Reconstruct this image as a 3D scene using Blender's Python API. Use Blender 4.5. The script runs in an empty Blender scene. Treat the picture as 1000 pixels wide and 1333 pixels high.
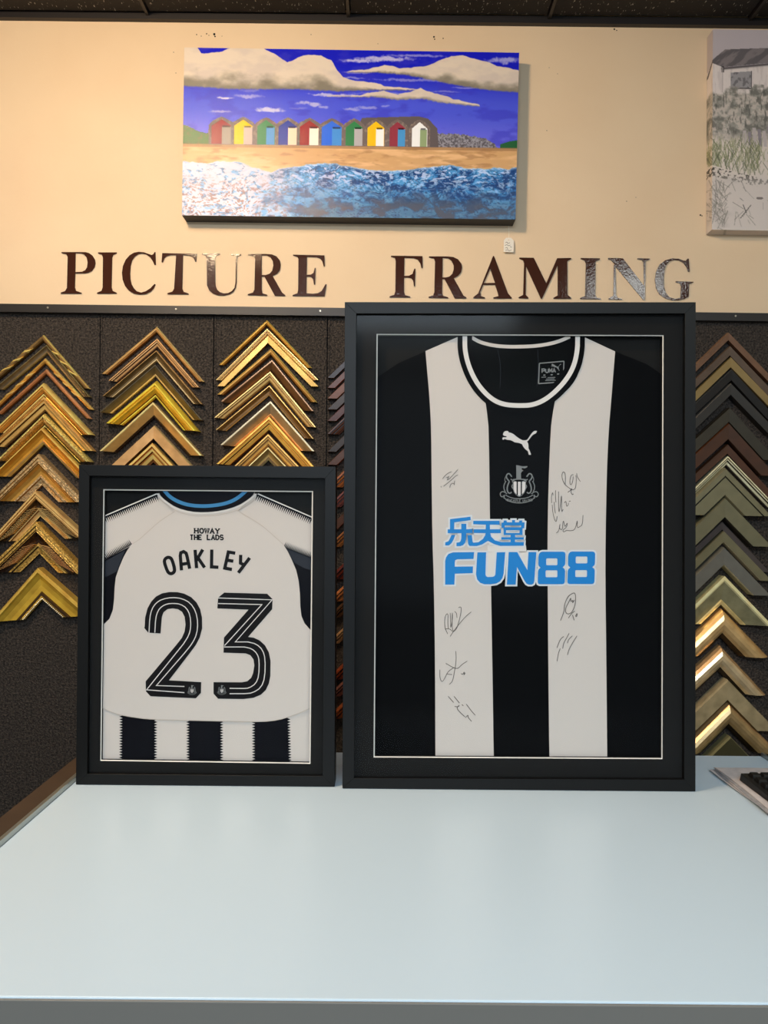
import bpy, math, random
import numpy as np
from mathutils import Vector, Matrix
from mathutils.geometry import tessellate_polygon
random.seed(7)
S = bpy.context.scene
COL = S.collection

# ------------------------------------------------------------------ camera
F = 963.0                      # focal length in pixels of the 1000 x 1333 frame
CZ = 1.4424                    # eye height
ROLL = math.radians(0.5)
cam_d = bpy.data.cameras.new('camera')
cam_d.sensor_fit = 'VERTICAL'; cam_d.sensor_height = 36.0
cam_d.lens = 36.0 * F / 1333.0
cam_d.clip_start = 0.05
cam = bpy.data.objects.new('camera', cam_d); COL.objects.link(cam)
CR = Matrix.Rotation(math.radians(90), 3, 'X') @ Matrix.Rotation(ROLL, 3, 'Z')
CP = Vector((0, 0, CZ))
cam.matrix_world = Matrix.Translation(CP) @ CR.to_4x4()
S.camera = cam

# ------------------------------------------------------------------ world, lights, exposure
S.view_settings.view_transform = 'Standard'
S.view_settings.look = 'None'
S.view_settings.gamma = 1.0
S.view_settings.use_curve_mapping = False
S.view_settings.exposure = 0.0
w = bpy.data.worlds.new('world'); S.world = w; w.use_nodes = True
bg = w.node_tree.nodes['Background']
bg.inputs[0].default_value = (0.62, 0.80, 1.0, 1); bg.inputs[1].default_value = 0.22

def area(name, loc, target, sx, sy, power, color):
    l = bpy.data.lights.new(name, 'AREA'); l.shape = 'RECTANGLE'
    l.size = sx; l.size_y = sy; l.energy = power; l.color = color
    o = bpy.data.objects.new(name, l); COL.objects.link(o)
    o.location = loc
    o.rotation_euler = (Vector(target) - Vector(loc)).to_track_quat('-Z', 'Y').to_euler()
    return o
WARM = (1.0, 0.73, 0.45)
area('warm_ceiling_lamp', (-0.82, 0.72, 2.86), (0.0, 2.2, 1.75), 0.2, 0.2, 28, WARM)
area('warm_ceiling_lamp', (-1.2, 1.0, 2.86), (-1.0, 2.2, 1.6), 0.15, 0.15, 2.5, WARM)
area('small_downlight', (-0.69, 1.1, 2.87), (-0.69, 1.1, 0), 0.34, 0.28, 6.5, (1.0, 0.92, 0.85))
area('small_downlight', (-1.07, 0.0, 2.87), (-1.07, 0.0, 0), 0.08, 0.16, 0.8, (1.0, 0.95, 0.88))
area('small_downlight', (-0.43, -0.05, 2.87), (-0.43, -0.05, 0), 0.05, 0.12, 0.5, (1.0, 0.95, 0.88))
area('ceiling_panel_or_fill', (1.55, -0.3, 2.87), (1.55, -0.3, 0), 0.5, 0.4, 15, (0.95, 0.99, 0.95))
area('ceiling_panel_or_fill', (-0.1, -1.75, 2.87), (-0.1, -0.6, 0), 1.8, 0.6, 112, (0.76, 0.89, 1.0))  # added cool fill from overhead to brighten the counter, not a known fitting
area('shop_window_daylight', (0.0, -3.0, 1.75), (0.0, 1.0, 1.2), 3.2, 1.7, 26, (0.70, 0.86, 1.0))

# ------------------------------------------------------------------ helpers
WY = 2.20                      # plaster face of the back wall
CT = 0.95                      # counter top
def srgb(c):
    out = []
    for x in c[:3]:
        x = x / 255.0
        out.append(x / 12.92 if x <= 0.04045 else ((x + 0.055) / 1.055) ** 2.4)
    return tuple(out) + (1.0,)

def mat(name, c, rough=0.6, metal=0.0, spec=0.5, bump=0.0, scale=200.0, var=None, vscale=30.0, detail=4.0, coat=0.0):
    m = bpy.data.materials.new(name); m.use_nodes = True
    nt = m.node_tree; b = nt.nodes['Principled BSDF']
    b.inputs['Base Color'].default_value = srgb(c)
    b.inputs['Roughness'].default_value = rough
    b.inputs['Metallic'].default_value = metal
    b.inputs['Specular IOR Level'].default_value = spec
    b.inputs['Coat Weight'].default_value = coat
    tc = nt.nodes.new('ShaderNodeTexCoord')
    if var:
        n = nt.nodes.new('ShaderNodeTexNoise'); n.inputs['Scale'].default_value = vscale; n.inputs['Detail'].default_value = detail
        nt.links.new(tc.outputs['Object'], n.inputs['Vector'])
        r = nt.nodes.new('ShaderNodeValToRGB')
        r.color_ramp.elements[0].position = 0.35; r.color_ramp.elements[1].position = 0.68
        r.color_ramp.elements[0].color = srgb(c); r.color_ramp.elements[1].color = srgb(var)
        nt.links.new(n.outputs['Fac'], r.inputs['Fac']); nt.links.new(r.outputs['Color'], b.inputs['Base Color'])
    if bump:
        n = nt.nodes.new('ShaderNodeTexNoise'); n.inputs['Scale'].default_value = scale; n.inputs['Detail'].default_value = detail
        nt.links.new(tc.outputs['Object'], n.inputs['Vector'])
        bu = nt.nodes.new('ShaderNodeBump'); bu.inputs['Strength'].default_value = bump; bu.inputs['Distance'].default_value = 0.002
        nt.links.new(n.outputs['Fac'], bu.inputs['Height']); nt.links.new(bu.outputs['Normal'], b.inputs['Normal'])
    return m

def link(name, me, parent=None, loc=None):
    o = bpy.data.objects.new(name, me); COL.objects.link(o)
    if parent is not None: o.parent = parent
    elif loc is not None: o.location = loc
    return o

def origin_of(root):
    v = Vector((0, 0, 0))
    while root is not None:
        v += root.location; root = root.parent
    return v

def mesh(name, verts, faces, mats, fm=None, parent=None, loc=None, smooth=False):
    """verts in world space; stored relative to the parent's (or own) base point"""
    o0 = origin_of(parent) if parent is not None else Vector(loc or (0, 0, 0))
    me = bpy.data.meshes.new(name)
    me.from_pydata([tuple(Vector(v) - o0) for v in verts], [], faces)
    if not isinstance(mats, (list, tuple)): mats = [mats]
    for m in mats: me.materials.append(m)
    if fm: me.polygons.foreach_set('material_index', fm)
    if smooth: me.polygons.foreach_set('use_smooth', [True] * len(me.polygons))
    me.update()
    return link(name, me, parent, loc)

def tag(o, label=None, cat=None, group=None, kind=None):
    if label: o['label'] = label
    if cat: o['category'] = cat
    if group: o['group'] = group
    if kind: o['kind'] = kind
    return o

def empty(name, loc, label, cat, group=None):
    o = bpy.data.objects.new(name, None); COL.objects.link(o); o.location = loc
    o.empty_display_size = 0.05
    return tag(o, label, cat, group)

class MB:
    def __init__(s): s.v = []; s.f = []; s.m = []
    def box(s, x0, x1, y0, y1, z0, z1, m=0):
        b = len(s.v)
        s.v += [(x0,y0,z0),(x1,y0,z0),(x1,y1,z0),(x0,y1,z0),(x0,y0,z1),(x1,y0,z1),(x1,y1,z1),(x0,y1,z1)]
        for q in ((0,3,2,1),(4,5,6,7),(0,1,5,4),(1,2,6,5),(2,3,7,6),(3,0,4,7)):
            s.f.append(tuple(b + i for i in q)); s.m.append(m)
        return s
    def quadslab(s, q, front, back, m=0):
        """q: 4 world points front, same 4 back given by functions"""
        b = len(s.v); s.v += [front(p) for p in q] + [back(p) for p in q]
        s.f += [(b,b+1,b+2,b+3), (b+7,b+6,b+5,b+4)] + [(b+i, b+4+i, b+4+(i+1)%4, b+(i+1)%4) for i in range(4)]
        s.m += [m] * 6
        return s
    def build(s, name, mats, parent=None, loc=None, smooth=False):
        return mesh(name, s.v, s.f, mats, s.m, parent, loc, smooth)

def bevel(o, w=0.002, seg=2):
    b = o.modifiers.new('bevel', 'BEVEL'); b.width = w; b.segments = seg; b.limit_method = 'ANGLE'
    return o

class Plane:
    def __init__(s, p, n):
        s.p = Vector(p); s.n = Vector(n).normalized()       # n towards the room
    def pt(s, x, y, off=0.0):
        d = CR @ Vector(((x - 500) / F, -(y - 666.5) / F, -1))
        q = s.p + s.n * off
        t = (q - CP).dot(s.n) / d.dot(s.n)
        return CP + d * t

def chaikin(p, n=2, closed=False):
    for _ in range(n):
        q = []
        N = len(p)
        if not closed: q.append(p[0])
        for i in range(N if closed else N - 1):
            a, b = p[i], p[(i + 1) % N]
            q.append((a[0]*.75 + b[0]*.25, a[1]*.75 + b[1]*.25)); q.append((a[0]*.25 + b[0]*.75, a[1]*.25 + b[1]*.75))
        if not closed: q.append(p[-1])
        p = q
    return p

def ribbon(pts, w, closed=False):
    """centre line -> polygon outlines (quads) in pixel space, mitred"""
    P = [Vector((a[0], a[1])) for a in pts]; N = len(P); L = []; R = []
    for i in range(N):
        if closed: a, b = P[i] - P[i-1], P[(i+1) % N] - P[i]
        else:
            a = P[i] - P[i-1] if i else P[1] - P[0]
            b = P[i+1] - P[i] if i < N - 1 else P[-1] - P[-2]
        a = a.normalized() if a.length > 1e-9 else Vector((1, 0)); b = b.normalized() if b.length > 1e-9 else a
        n = Vector((-a.y, a.x)) + Vector((-b.y, b.x))
        n = n.normalized() if n.length > 1e-6 else Vector((-a.y, a.x))
        k = 1 / max(0.5, n.dot(Vector((-a.y, a.x))))
        ww = w[i] if isinstance(w, (list, tuple)) else w
        L.append(P[i] + n * ww * .5 * k); R.append(P[i] - n * ww * .5 * k)
    out = []
    for i in range(N if closed else N - 1):
        j = (i + 1) % N
        out.append([tuple(L[i]), tuple(L[j]), tuple(R[j]), tuple(R[i])])
    return out

class Print:
    """collects flat (or thin) shapes drawn in pixel space on a plane"""
    def __init__(s, plane): s.pl = plane; s.v = []; s.f = []; s.m = []
    def poly(s, loops, off, thick=0.0, m=0):
        if not isinstance(loops[0][0], (tuple, list)): loops = [loops]
        b = len(s.v); flat = [p for lp in loops for p in lp]
        top = [s.pl.pt(p[0], p[1], off) for p in flat]
        s.v += top
        tri = tessellate_polygon([[Vector((p[0], -p[1], 0)) for p in lp] for lp in loops])
        for t in tri:
            a, c, d = (Vector((flat[i][0], -flat[i][1])) for i in t)
            cr = (c - a).cross(d - a)
            if abs(cr) < 1e-9: continue
            t = t if cr > 0 else t[::-1]
            s.f.append(tuple(b + i for i in t)); s.m.append(m)
        if thick:
            n = len(flat)
            s.v += [p - s.pl.n * thick for p in top]
            k = b
            for li, lp in enumerate(loops):
                for i in range(len(lp)):
                    j = (i + 1) % len(lp)
                    s.f.append((k + i, k + j, k + j + n, k + i + n)); s.m.append(m)
                k += len(lp)
        return s
    def line(s, pts, w, off, m=0, closed=False, smooth=0):
        if smooth: pts = chaikin(pts, smooth, closed)
        for q in ribbon(pts, w, closed): s.quad(q, off, m)
        return s
    def quad(s, q, off, m=0):
        b = len(s.v); s.v += [s.pl.pt(p[0], p[1], off) for p in q]
        s.f.append((b, b+1, b+2, b+3)); s.m.append(m)
    def build(s, name, mats, parent=None, loc=None):
        return mesh(name, s.v, s.f, mats, s.m, parent, loc)

def tf(pts, ox, oy, k, ky=None):
    ky = ky or k
    return [(ox + a * k, oy + b * ky) for a, b in pts]

# ------------------------------------------------------------------ materials
M = {}
M['plaster'] = mat('wall_paint', (230, 206, 174), 0.75, bump=0.12, scale=90, var=(226, 200, 167), vscale=3)
M['felt'] = None
def felt_material():
    m = bpy.data.materials.new('dark_loop_pile_board'); m.use_nodes = True
    nt = m.node_tree; b = nt.nodes['Principled BSDF']; b.inputs['Roughness'].default_value = 0.85; b.inputs['Specular IOR Level'].default_value = 0.3
    tc = nt.nodes.new('ShaderNodeTexCoord')
    v = nt.nodes.new('ShaderNodeTexVoronoi'); v.inputs['Scale'].default_value = 260
    n = nt.nodes.new('ShaderNodeTexNoise'); n.inputs['Scale'].default_value = 170; n.inputs['Detail'].default_value = 3
    nt.links.new(tc.outputs['Object'], v.inputs['Vector']); nt.links.new(tc.outputs['Object'], n.inputs['Vector'])
    r = nt.nodes.new('ShaderNodeValToRGB')
    r.color_ramp.elements[0].position = 0.35; r.color_ramp.elements[0].color = srgb((30, 27, 26))
    r.color_ramp.elements[1].position = 0.7; r.color_ramp.elements[1].color = srgb((78, 70, 64))
    nt.links.new(n.outputs['Fac'], r.inputs['Fac']); nt.links.new(r.outputs['Color'], b.inputs['Base Color'])
    mx = nt.nodes.new('ShaderNodeMath'); mx.operation = 'ADD'
    nt.links.new(v.outputs['Distance'], mx.inputs[0]); nt.links.new(n.outputs['Fac'], mx.inputs[1])
    bu = nt.nodes.new('ShaderNodeBump'); bu.inputs['Strength'].default_value = 0.9; bu.inputs['Distance'].default_value = 0.003
    nt.links.new(mx.outputs[0], bu.inputs['Height']); nt.links.new(bu.outputs['Normal'], b.inputs['Normal'])
    return m
M['felt'] = felt_material()
M['rail'] = mat('black_painted_rail', (30, 26, 26), 0.45)
M['groove'] = mat('dark_joint', (14, 12, 12), 0.9)
M['tile'] = None
def tile_material():
    m = bpy.data.materials.new('speckled_black_tile'); m.use_nodes = True
    nt = m.node_tree; b = nt.nodes['Principled BSDF']; b.inputs['Roughness'].default_value = 0.8
    tc = nt.nodes.new('ShaderNodeTexCoord'); n = nt.nodes.new('ShaderNodeTexNoise'); n.inputs['Scale'].default_value = 210; n.inputs['Detail'].default_value = 2
    mp = nt.nodes.new('ShaderNodeMapping'); mp.inputs['Scale'].default_value = (1, 0.35, 1)
    nt.links.new(tc.outputs['Object'], mp.inputs['Vector']); nt.links.new(mp.outputs['Vector'], n.inputs['Vector'])
    r = nt.nodes.new('ShaderNodeValToRGB')
    r.color_ramp.elements[0].position = 0.66; r.color_ramp.elements[0].color = srgb((38, 34, 32))
    r.color_ramp.elements[1].position = 0.73; r.color_ramp.elements[1].color = srgb((190, 182, 168))
    nt.links.new(n.outputs['Fac'], r.inputs['Fac']); nt.links.new(r.outputs['Color'], b.inputs['Base Color'])
    return m
M['tile'] = tile_material()
M['counter'] = mat('pale_blue_laminate', (206, 224, 236), 0.32, spec=0.45)
M['fascia'] = mat('grey_counter_edge', (122, 119, 113), 0.5)
M['alu'] = mat('aluminium_strip', (175, 178, 172), 0.3, metal=0.8, bump=0.1)
M['wood'] = mat('brown_wood_lipping', (72, 55, 42), 0.5, var=(60, 45, 34), vscale=12)
M['cab'] = mat('counter_cabinet', (70, 70, 70), 0.6)
M['floor'] = mat('floor_vinyl', (90, 84, 78), 0.5, var=(70, 66, 62), vscale=4)
M['side'] = mat('side_wall_paint', (205, 190, 165), 0.8)
M['letter'] = mat('dark_brown_gloss_vinyl', (64, 36, 26), 0.09, spec=0.4, bump=0.14, scale=170)
M['frame'] = mat('satin_black_frame', (11, 11, 11), 0.45, spec=0.25)
M['mount'] = mat('black_mount_board', (22, 22, 22), 0.85, spec=0.2)
M['bevel'] = mat('white_mount_core', (232, 228, 220), 0.7)
M['backing'] = mat('black_backing_board', (22, 22, 21), 0.85, spec=0.2)
M['white'] = mat('white_polyester', (206, 197, 189), 0.8, spec=0.2, bump=0.08, scale=900)
M['white2'] = mat('white_polyester_trim', (220, 214, 208), 0.75, spec=0.2)
M['black'] = mat('black_polyester', (5, 6, 8), 0.85, spec=0.08, bump=0.08, scale=900)
M['navy'] = mat('deep_navy_polyester', (10, 11, 18), 0.8, spec=0.1)
M['inner'] = mat('inside_of_shirt', (6, 9, 10), 0.85, spec=0.08)
M['blueband'] = mat('blue_collar_band', (62, 130, 178), 0.7, spec=0.2)
M['printblack'] = mat('black_print', (15, 13, 14), 0.6, spec=0.15)
M['printgrey'] = mat('grey_print', (126, 128, 128), 0.6, spec=0.2)
M['printwhite'] = mat('white_print', (214, 208, 204), 0.55, spec=0.3)
M['halo'] = mat('pale_print_outline', (210, 214, 217), 0.5, spec=0.3)
M['sponsor'] = mat('bright_blue_print', (10, 125, 200), 0.5, spec=0.3)
M['ink'] = mat('grey_marker_ink', (98, 90, 84), 0.7, spec=0.2)
M['seam'] = mat('seam_thread', (190, 178, 166), 0.8, spec=0.2)
M['greyband'] = mat('dark_grey_polyester', (42, 46, 54), 0.8, spec=0.2)
M['canvas_edge'] = mat('black_canvas_edge', (46, 44, 44), 0.6, bump=0.2, scale=400)
M['paper'] = mat('newsprint_paper', (214, 204, 200), 0.85, var=(196, 186, 182), vscale=60)
M['paper2'] = mat('newsprint_grey', (170, 166, 164), 0.85, var=(140, 136, 140), vscale=90)
M['plastic'] = mat('black_plastic', (28, 27, 26), 0.4, spec=0.4)
M['key'] = mat('black_key', (22, 22, 22), 0.3, spec=0.5)
M['tagpaper'] = mat('white_card', (238, 232, 220), 0.8)
M['steel'] = mat('screw_steel', (170, 165, 155), 0.35, metal=0.9)

def glass_material():
    m = bpy.data.materials.new('clear_glazing'); m.use_nodes = True
    nt = m.node_tree; nt.nodes.clear()
    out = nt.nodes.new('ShaderNodeOutputMaterial'); mix = nt.nodes.new('ShaderNodeMixShader')
    tr = nt.nodes.new('ShaderNodeBsdfTransparent'); gl = nt.nodes.new('ShaderNodeBsdfGlossy'); gl.inputs['Roughness'].default_value = 0.12
    fr = nt.nodes.new('ShaderNodeFresnel'); fr.inputs['IOR'].default_value = 1.45
    mu = nt.nodes.new('ShaderNodeMath'); mu.operation = 'MULTIPLY'; mu.inputs[1].default_value = 0.12
    nt.links.new(fr.outputs[0], mu.inputs[0]); nt.links.new(mu.outputs[0], mix.inputs[0])
    nt.links.new(tr.outputs[0], mix.inputs[1]); nt.links.new(gl.outputs[0], mix.inputs[2]); nt.links.new(mix.outputs[0], out.inputs[0])
    return m
M['glass'] = glass_material()

WALL = Plane((0, WY, 0), (0, -1, 0))
FELTY = WY - 0.012
FELT = Plane((0, FELTY, 0), (0, -1, 0))

# ------------------------------------------------------------------ structure
XL, XR, YB = -2.3, 2.3, -3.4
CEIL = CZ + 639.5 * WY / F
mb = MB().box(XL, XR, YB, WY + 0.12, -0.05, 0.0); tag(mb.build('floor', M['floor'], loc=(0, 0, 0)), kind='structure')
ZR = WALL.pt(500, 402).z
wall = tag(MB().box(XL, XR, WY, WY + 0.12, 0, CEIL + 0.3).build('wall_back', M['plaster'], loc=(0, WY, 0)), kind='structure')
tag(MB().box(XL - 0.1, XL, YB, WY + 0.12, 0, CEIL + 0.3).build('wall_left', M['side'], loc=(XL, 0, 0)), kind='structure')
tag(MB().box(XR, XR + 0.1, YB, WY + 0.12, 0, CEIL + 0.3).build('wall_right', M['side'], loc=(XR, 0, 0)), kind='structure')
# ceiling: slab, tiles and the grid bars between them
ceil = tag(MB().box(XL, XR, YB, WY, CEIL + 0.03, CEIL + 0.08).build('ceiling', M['groove'], loc=(0, 0, CEIL)), kind='structure')
bx = [WALL.pt(x, y).x for x, y in ((194.5, 24), (453, 27), (711, 30), (973, 33))]
step = (bx[3] - bx[0]) / 3
bars = [bx[0] + step * k for k in range(-3, 7)]
bars = [b for b in bars if XL + 0.05 < b < XR - 0.05]
edges = [XL] + bars + [XR]
rows = [WY - 0.02 - 0.6 * k for k in range(10)]
for i in range(len(edges) - 1):
    for j in range(len(rows) - 1):
        y1, y0 = rows[j], max(rows[j + 1], YB)
        if y1 <= YB: continue
        MB().box(edges[i] + 0.008, edges[i+1] - 0.008, y0 + 0.008, y1 - 0.004, CEIL + 0.006, CEIL + 0.02).build('ceiling_tile', M['tile'], ceil)
for b in bars:
    MB().box(b - 0.0045, b + 0.0045, YB, WY - 0.012, CEIL - 0.002, CEIL + 0.03).build('grid_bar', M['rail'], ceil)
for r in rows[1:]:
    if r > YB: MB().box(XL, XR, r - 0.006, r + 0.006, CEIL, CEIL + 0.03).build('grid_bar', M['rail'], ceil)
# wall angle along the ceiling, a little out of level as in the photo
def strip_px(name, pl, a, b, h0, h1, off0, off1, m, **k):
    P = Print(pl); q = [(a[0], a[1] + h0), (b[0], b[1] + h0), (b[0], b[1] + h1), (a[0], a[1] + h1)]
    P.poly([q], off1, off1 - off0)
    return P.build(name, m, **k)
tag(strip_px('trim_2', WALL, (-300, 17.5), (1400, 36), -8, 1.5, 0.0, 0.016, M['rail'], loc=(0, WY, CEIL)), kind='structure')
# black rail between plaster and sample boards
tag(strip_px('trim_1', WALL, (-300, 391.5), (1400, 412.5), 0, 10.5, 0.0, 0.03, M['rail'], loc=(0, WY, ZR)), kind='structure')
# sample boards: vertical panels with open joints
zt = WALL.pt(500, 405).z
seams = [WALL.pt(133 + 147 * k, 420).x for k in range(-5, 12)]
MB().box(XL, XR, WY - 0.004, WY - 0.0002, 0.02, zt).build('board_backing', M['groove'], wall)
for i in range(len(seams) - 1):
    x0, x1 = max(seams[i] + 0.0012, XL), min(seams[i+1] - 0.0012, XR)
    if x1 - x0 < 0.05: continue
    p = MB().box(x0, x1, FELTY, WY - 0.004, 0.03, zt).build('display_board', M['felt'], wall)
    MB().box(x0 + 0.0005, x0 + 0.005, FELTY - 0.0025, FELTY, 0.03, zt).box(x1 - 0.005, x1 - 0.0005, FELTY - 0.0025, FELTY, 0.03, zt).build('edge_binding', M['felt'], p)
# screws of the rail and scuffs/nail holes in the plaster
def disc(pl, x, y, r, off, n=10):
    return [(x + r * math.cos(2*math.pi*i/n), y + r * math.sin(2*math.pi*i/n)) for i in range(n)]
for x in (62, 229, 417, 958):
    P = Print(WALL); P.poly([disc(WALL, x, 402.3 + (x - 229) * 0.0122, 1.2, 0)], 0.0315, 0.002); P.build('rail_screw', M['steel'], wall)
P = Print(WALL)
for x, y, r in ((256, 45, .8), (262, 47, .6), (269, 44, .9), (272, 46, .6), (279, 44.5, 1.6), (280, 47.5, 1), (289, 47, .5), (565, 48, 1.2), (566, 51, .9), (577, 50, .8), (800, 38, 1.2), (803, 39.5, .8), (492, 57, .5), (405, 45, .6), (715, 88, .5), (726, 96, .5), (712, 170, .6), (816, 262, .6), (912, 280, 1.2), (914, 281, .8), (828, 257, .5), (229, 95, .6), (226, 68, .6)):
    P.poly([disc(WALL, x, y, r, 0, 7)], 0.0006)
tag(P.build('nail_holes', M['groove'], wall), kind='stuff')

# ------------------------------------------------------------------ counter
TOP = Plane((0, 0, CT), (0, 0, 1))
yF = 0.5 * (TOP.pt(0, 1297).y + TOP.pt(1000, 1306).y)
yBk = 0.5 * (TOP.pt(441, 980).y + TOP.pt(950, 983).y)
xl = 0.5 * (TOP.pt(0, 1099.5).x + TOP.pt(97, 1021).x)
xr = TOP.pt(989, 983).x
ctr = empty('shop_counter', ((xl + xr) / 2, (yF + yBk) / 2, 0), 'pale blue-white laminate counter with grey front edge that carries both framed shirts', 'counter')
bevel(MB().box(xl, xr, yF, yBk, CT - 0.035, CT).build('countertop', M['counter'], ctr), 0.0015)
bevel(MB().box(xl, xr, yF - 0.003, yF - 0.0001, CT - 0.14, CT - 0.0015).build('front_fascia', M['fascia'], ctr), 0.001)
MB().box(xl + 0.02, xr - 0.02, yF + 0.03, yBk - 0.03, 0, CT - 0.0352).build('cabinet', M['cab'], ctr)
o = MB().box(xl - 0.004, xl, yF, yBk, CT - 0.035, CT + 0.009).box(xl - 0.006, xl - 0.004, yF, yBk, CT - 0.035, CT + 0.0095).build('metal_edge_strip', M['alu'], ctr)
o = MB().box(xr, xr + 0.005, yF, yBk, CT - 0.035, CT + 0.007).build('metal_edge_strip', M['alu'], ctr)
o = MB().box(xl - 0.042, xl - 0.0062, yF, yBk, CT - 0.035, CT + 0.009).build('wood_lipping', M['wood'], ctr)
o['label'] = 'brown wood lipping along the left end'

# ------------------------------------------------------------------ painted canvases (colour stored per vertex)
rng = np.random.default_rng(3)
def vnoise(u, v, s, seed=0):
    r = np.random.default_rng(seed); g = r.random((256, 256))
    x = u / s; y = v / s
    xi = np.floor(x).astype(int); yi = np.floor(y).astype(int); fx = x - xi; fy = y - yi
    fx = fx*fx*(3-2*fx); fy = fy*fy*(3-2*fy)
    a = g[yi % 256, xi % 256]; b = g[yi % 256, (xi+1) % 256]; c = g[(yi+1) % 256, xi % 256]; d = g[(yi+1) % 256, (xi+1) % 256]
    return (a*(1-fx)+b*fx)*(1-fy) + (c*(1-fx)+d*fx)*fy
def fbm(u, v, s, seed=0, o=4):
    t = 0; a = 1; tot = 0
    for k in range(o): t = t + a * vnoise(u, v, s / 2**k, seed + k); tot += a; a *= .5
    return t / tot
def lerp(img, c, a):
    c = np.array(c, float); a = np.clip(a, 0, 1)[..., None]
    return img * (1 - a) + c * a
def ss(x, a, b):
    t = np.clip((x - a) / (b - a), 0, 1); return t*t*(3-2*t)
def inpoly(u, v, poly):
    c = np.zeros(u.shape, bool); n = len(poly)
    for i in range(n):
        x0, y0 = poly[i]; x1, y1 = poly[(i+1) % n]
        if y0 == y1: continue
        m = ((y0 > v) != (y1 > v)) & (u < (x1-x0)*(v-y0)/(y1-y0)+x0)
        c ^= m
    return c
def seg(u, v, a, b):
    ax, ay = a; bx_, by = b; dx, dy = bx_-ax, by-ay
    t = np.clip(((u-ax)*dx + (v-ay)*dy) / (dx*dx+dy*dy+1e-9), 0, 1)
    return np.hypot(u-ax-t*dx, v-ay-t*dy)

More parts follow.
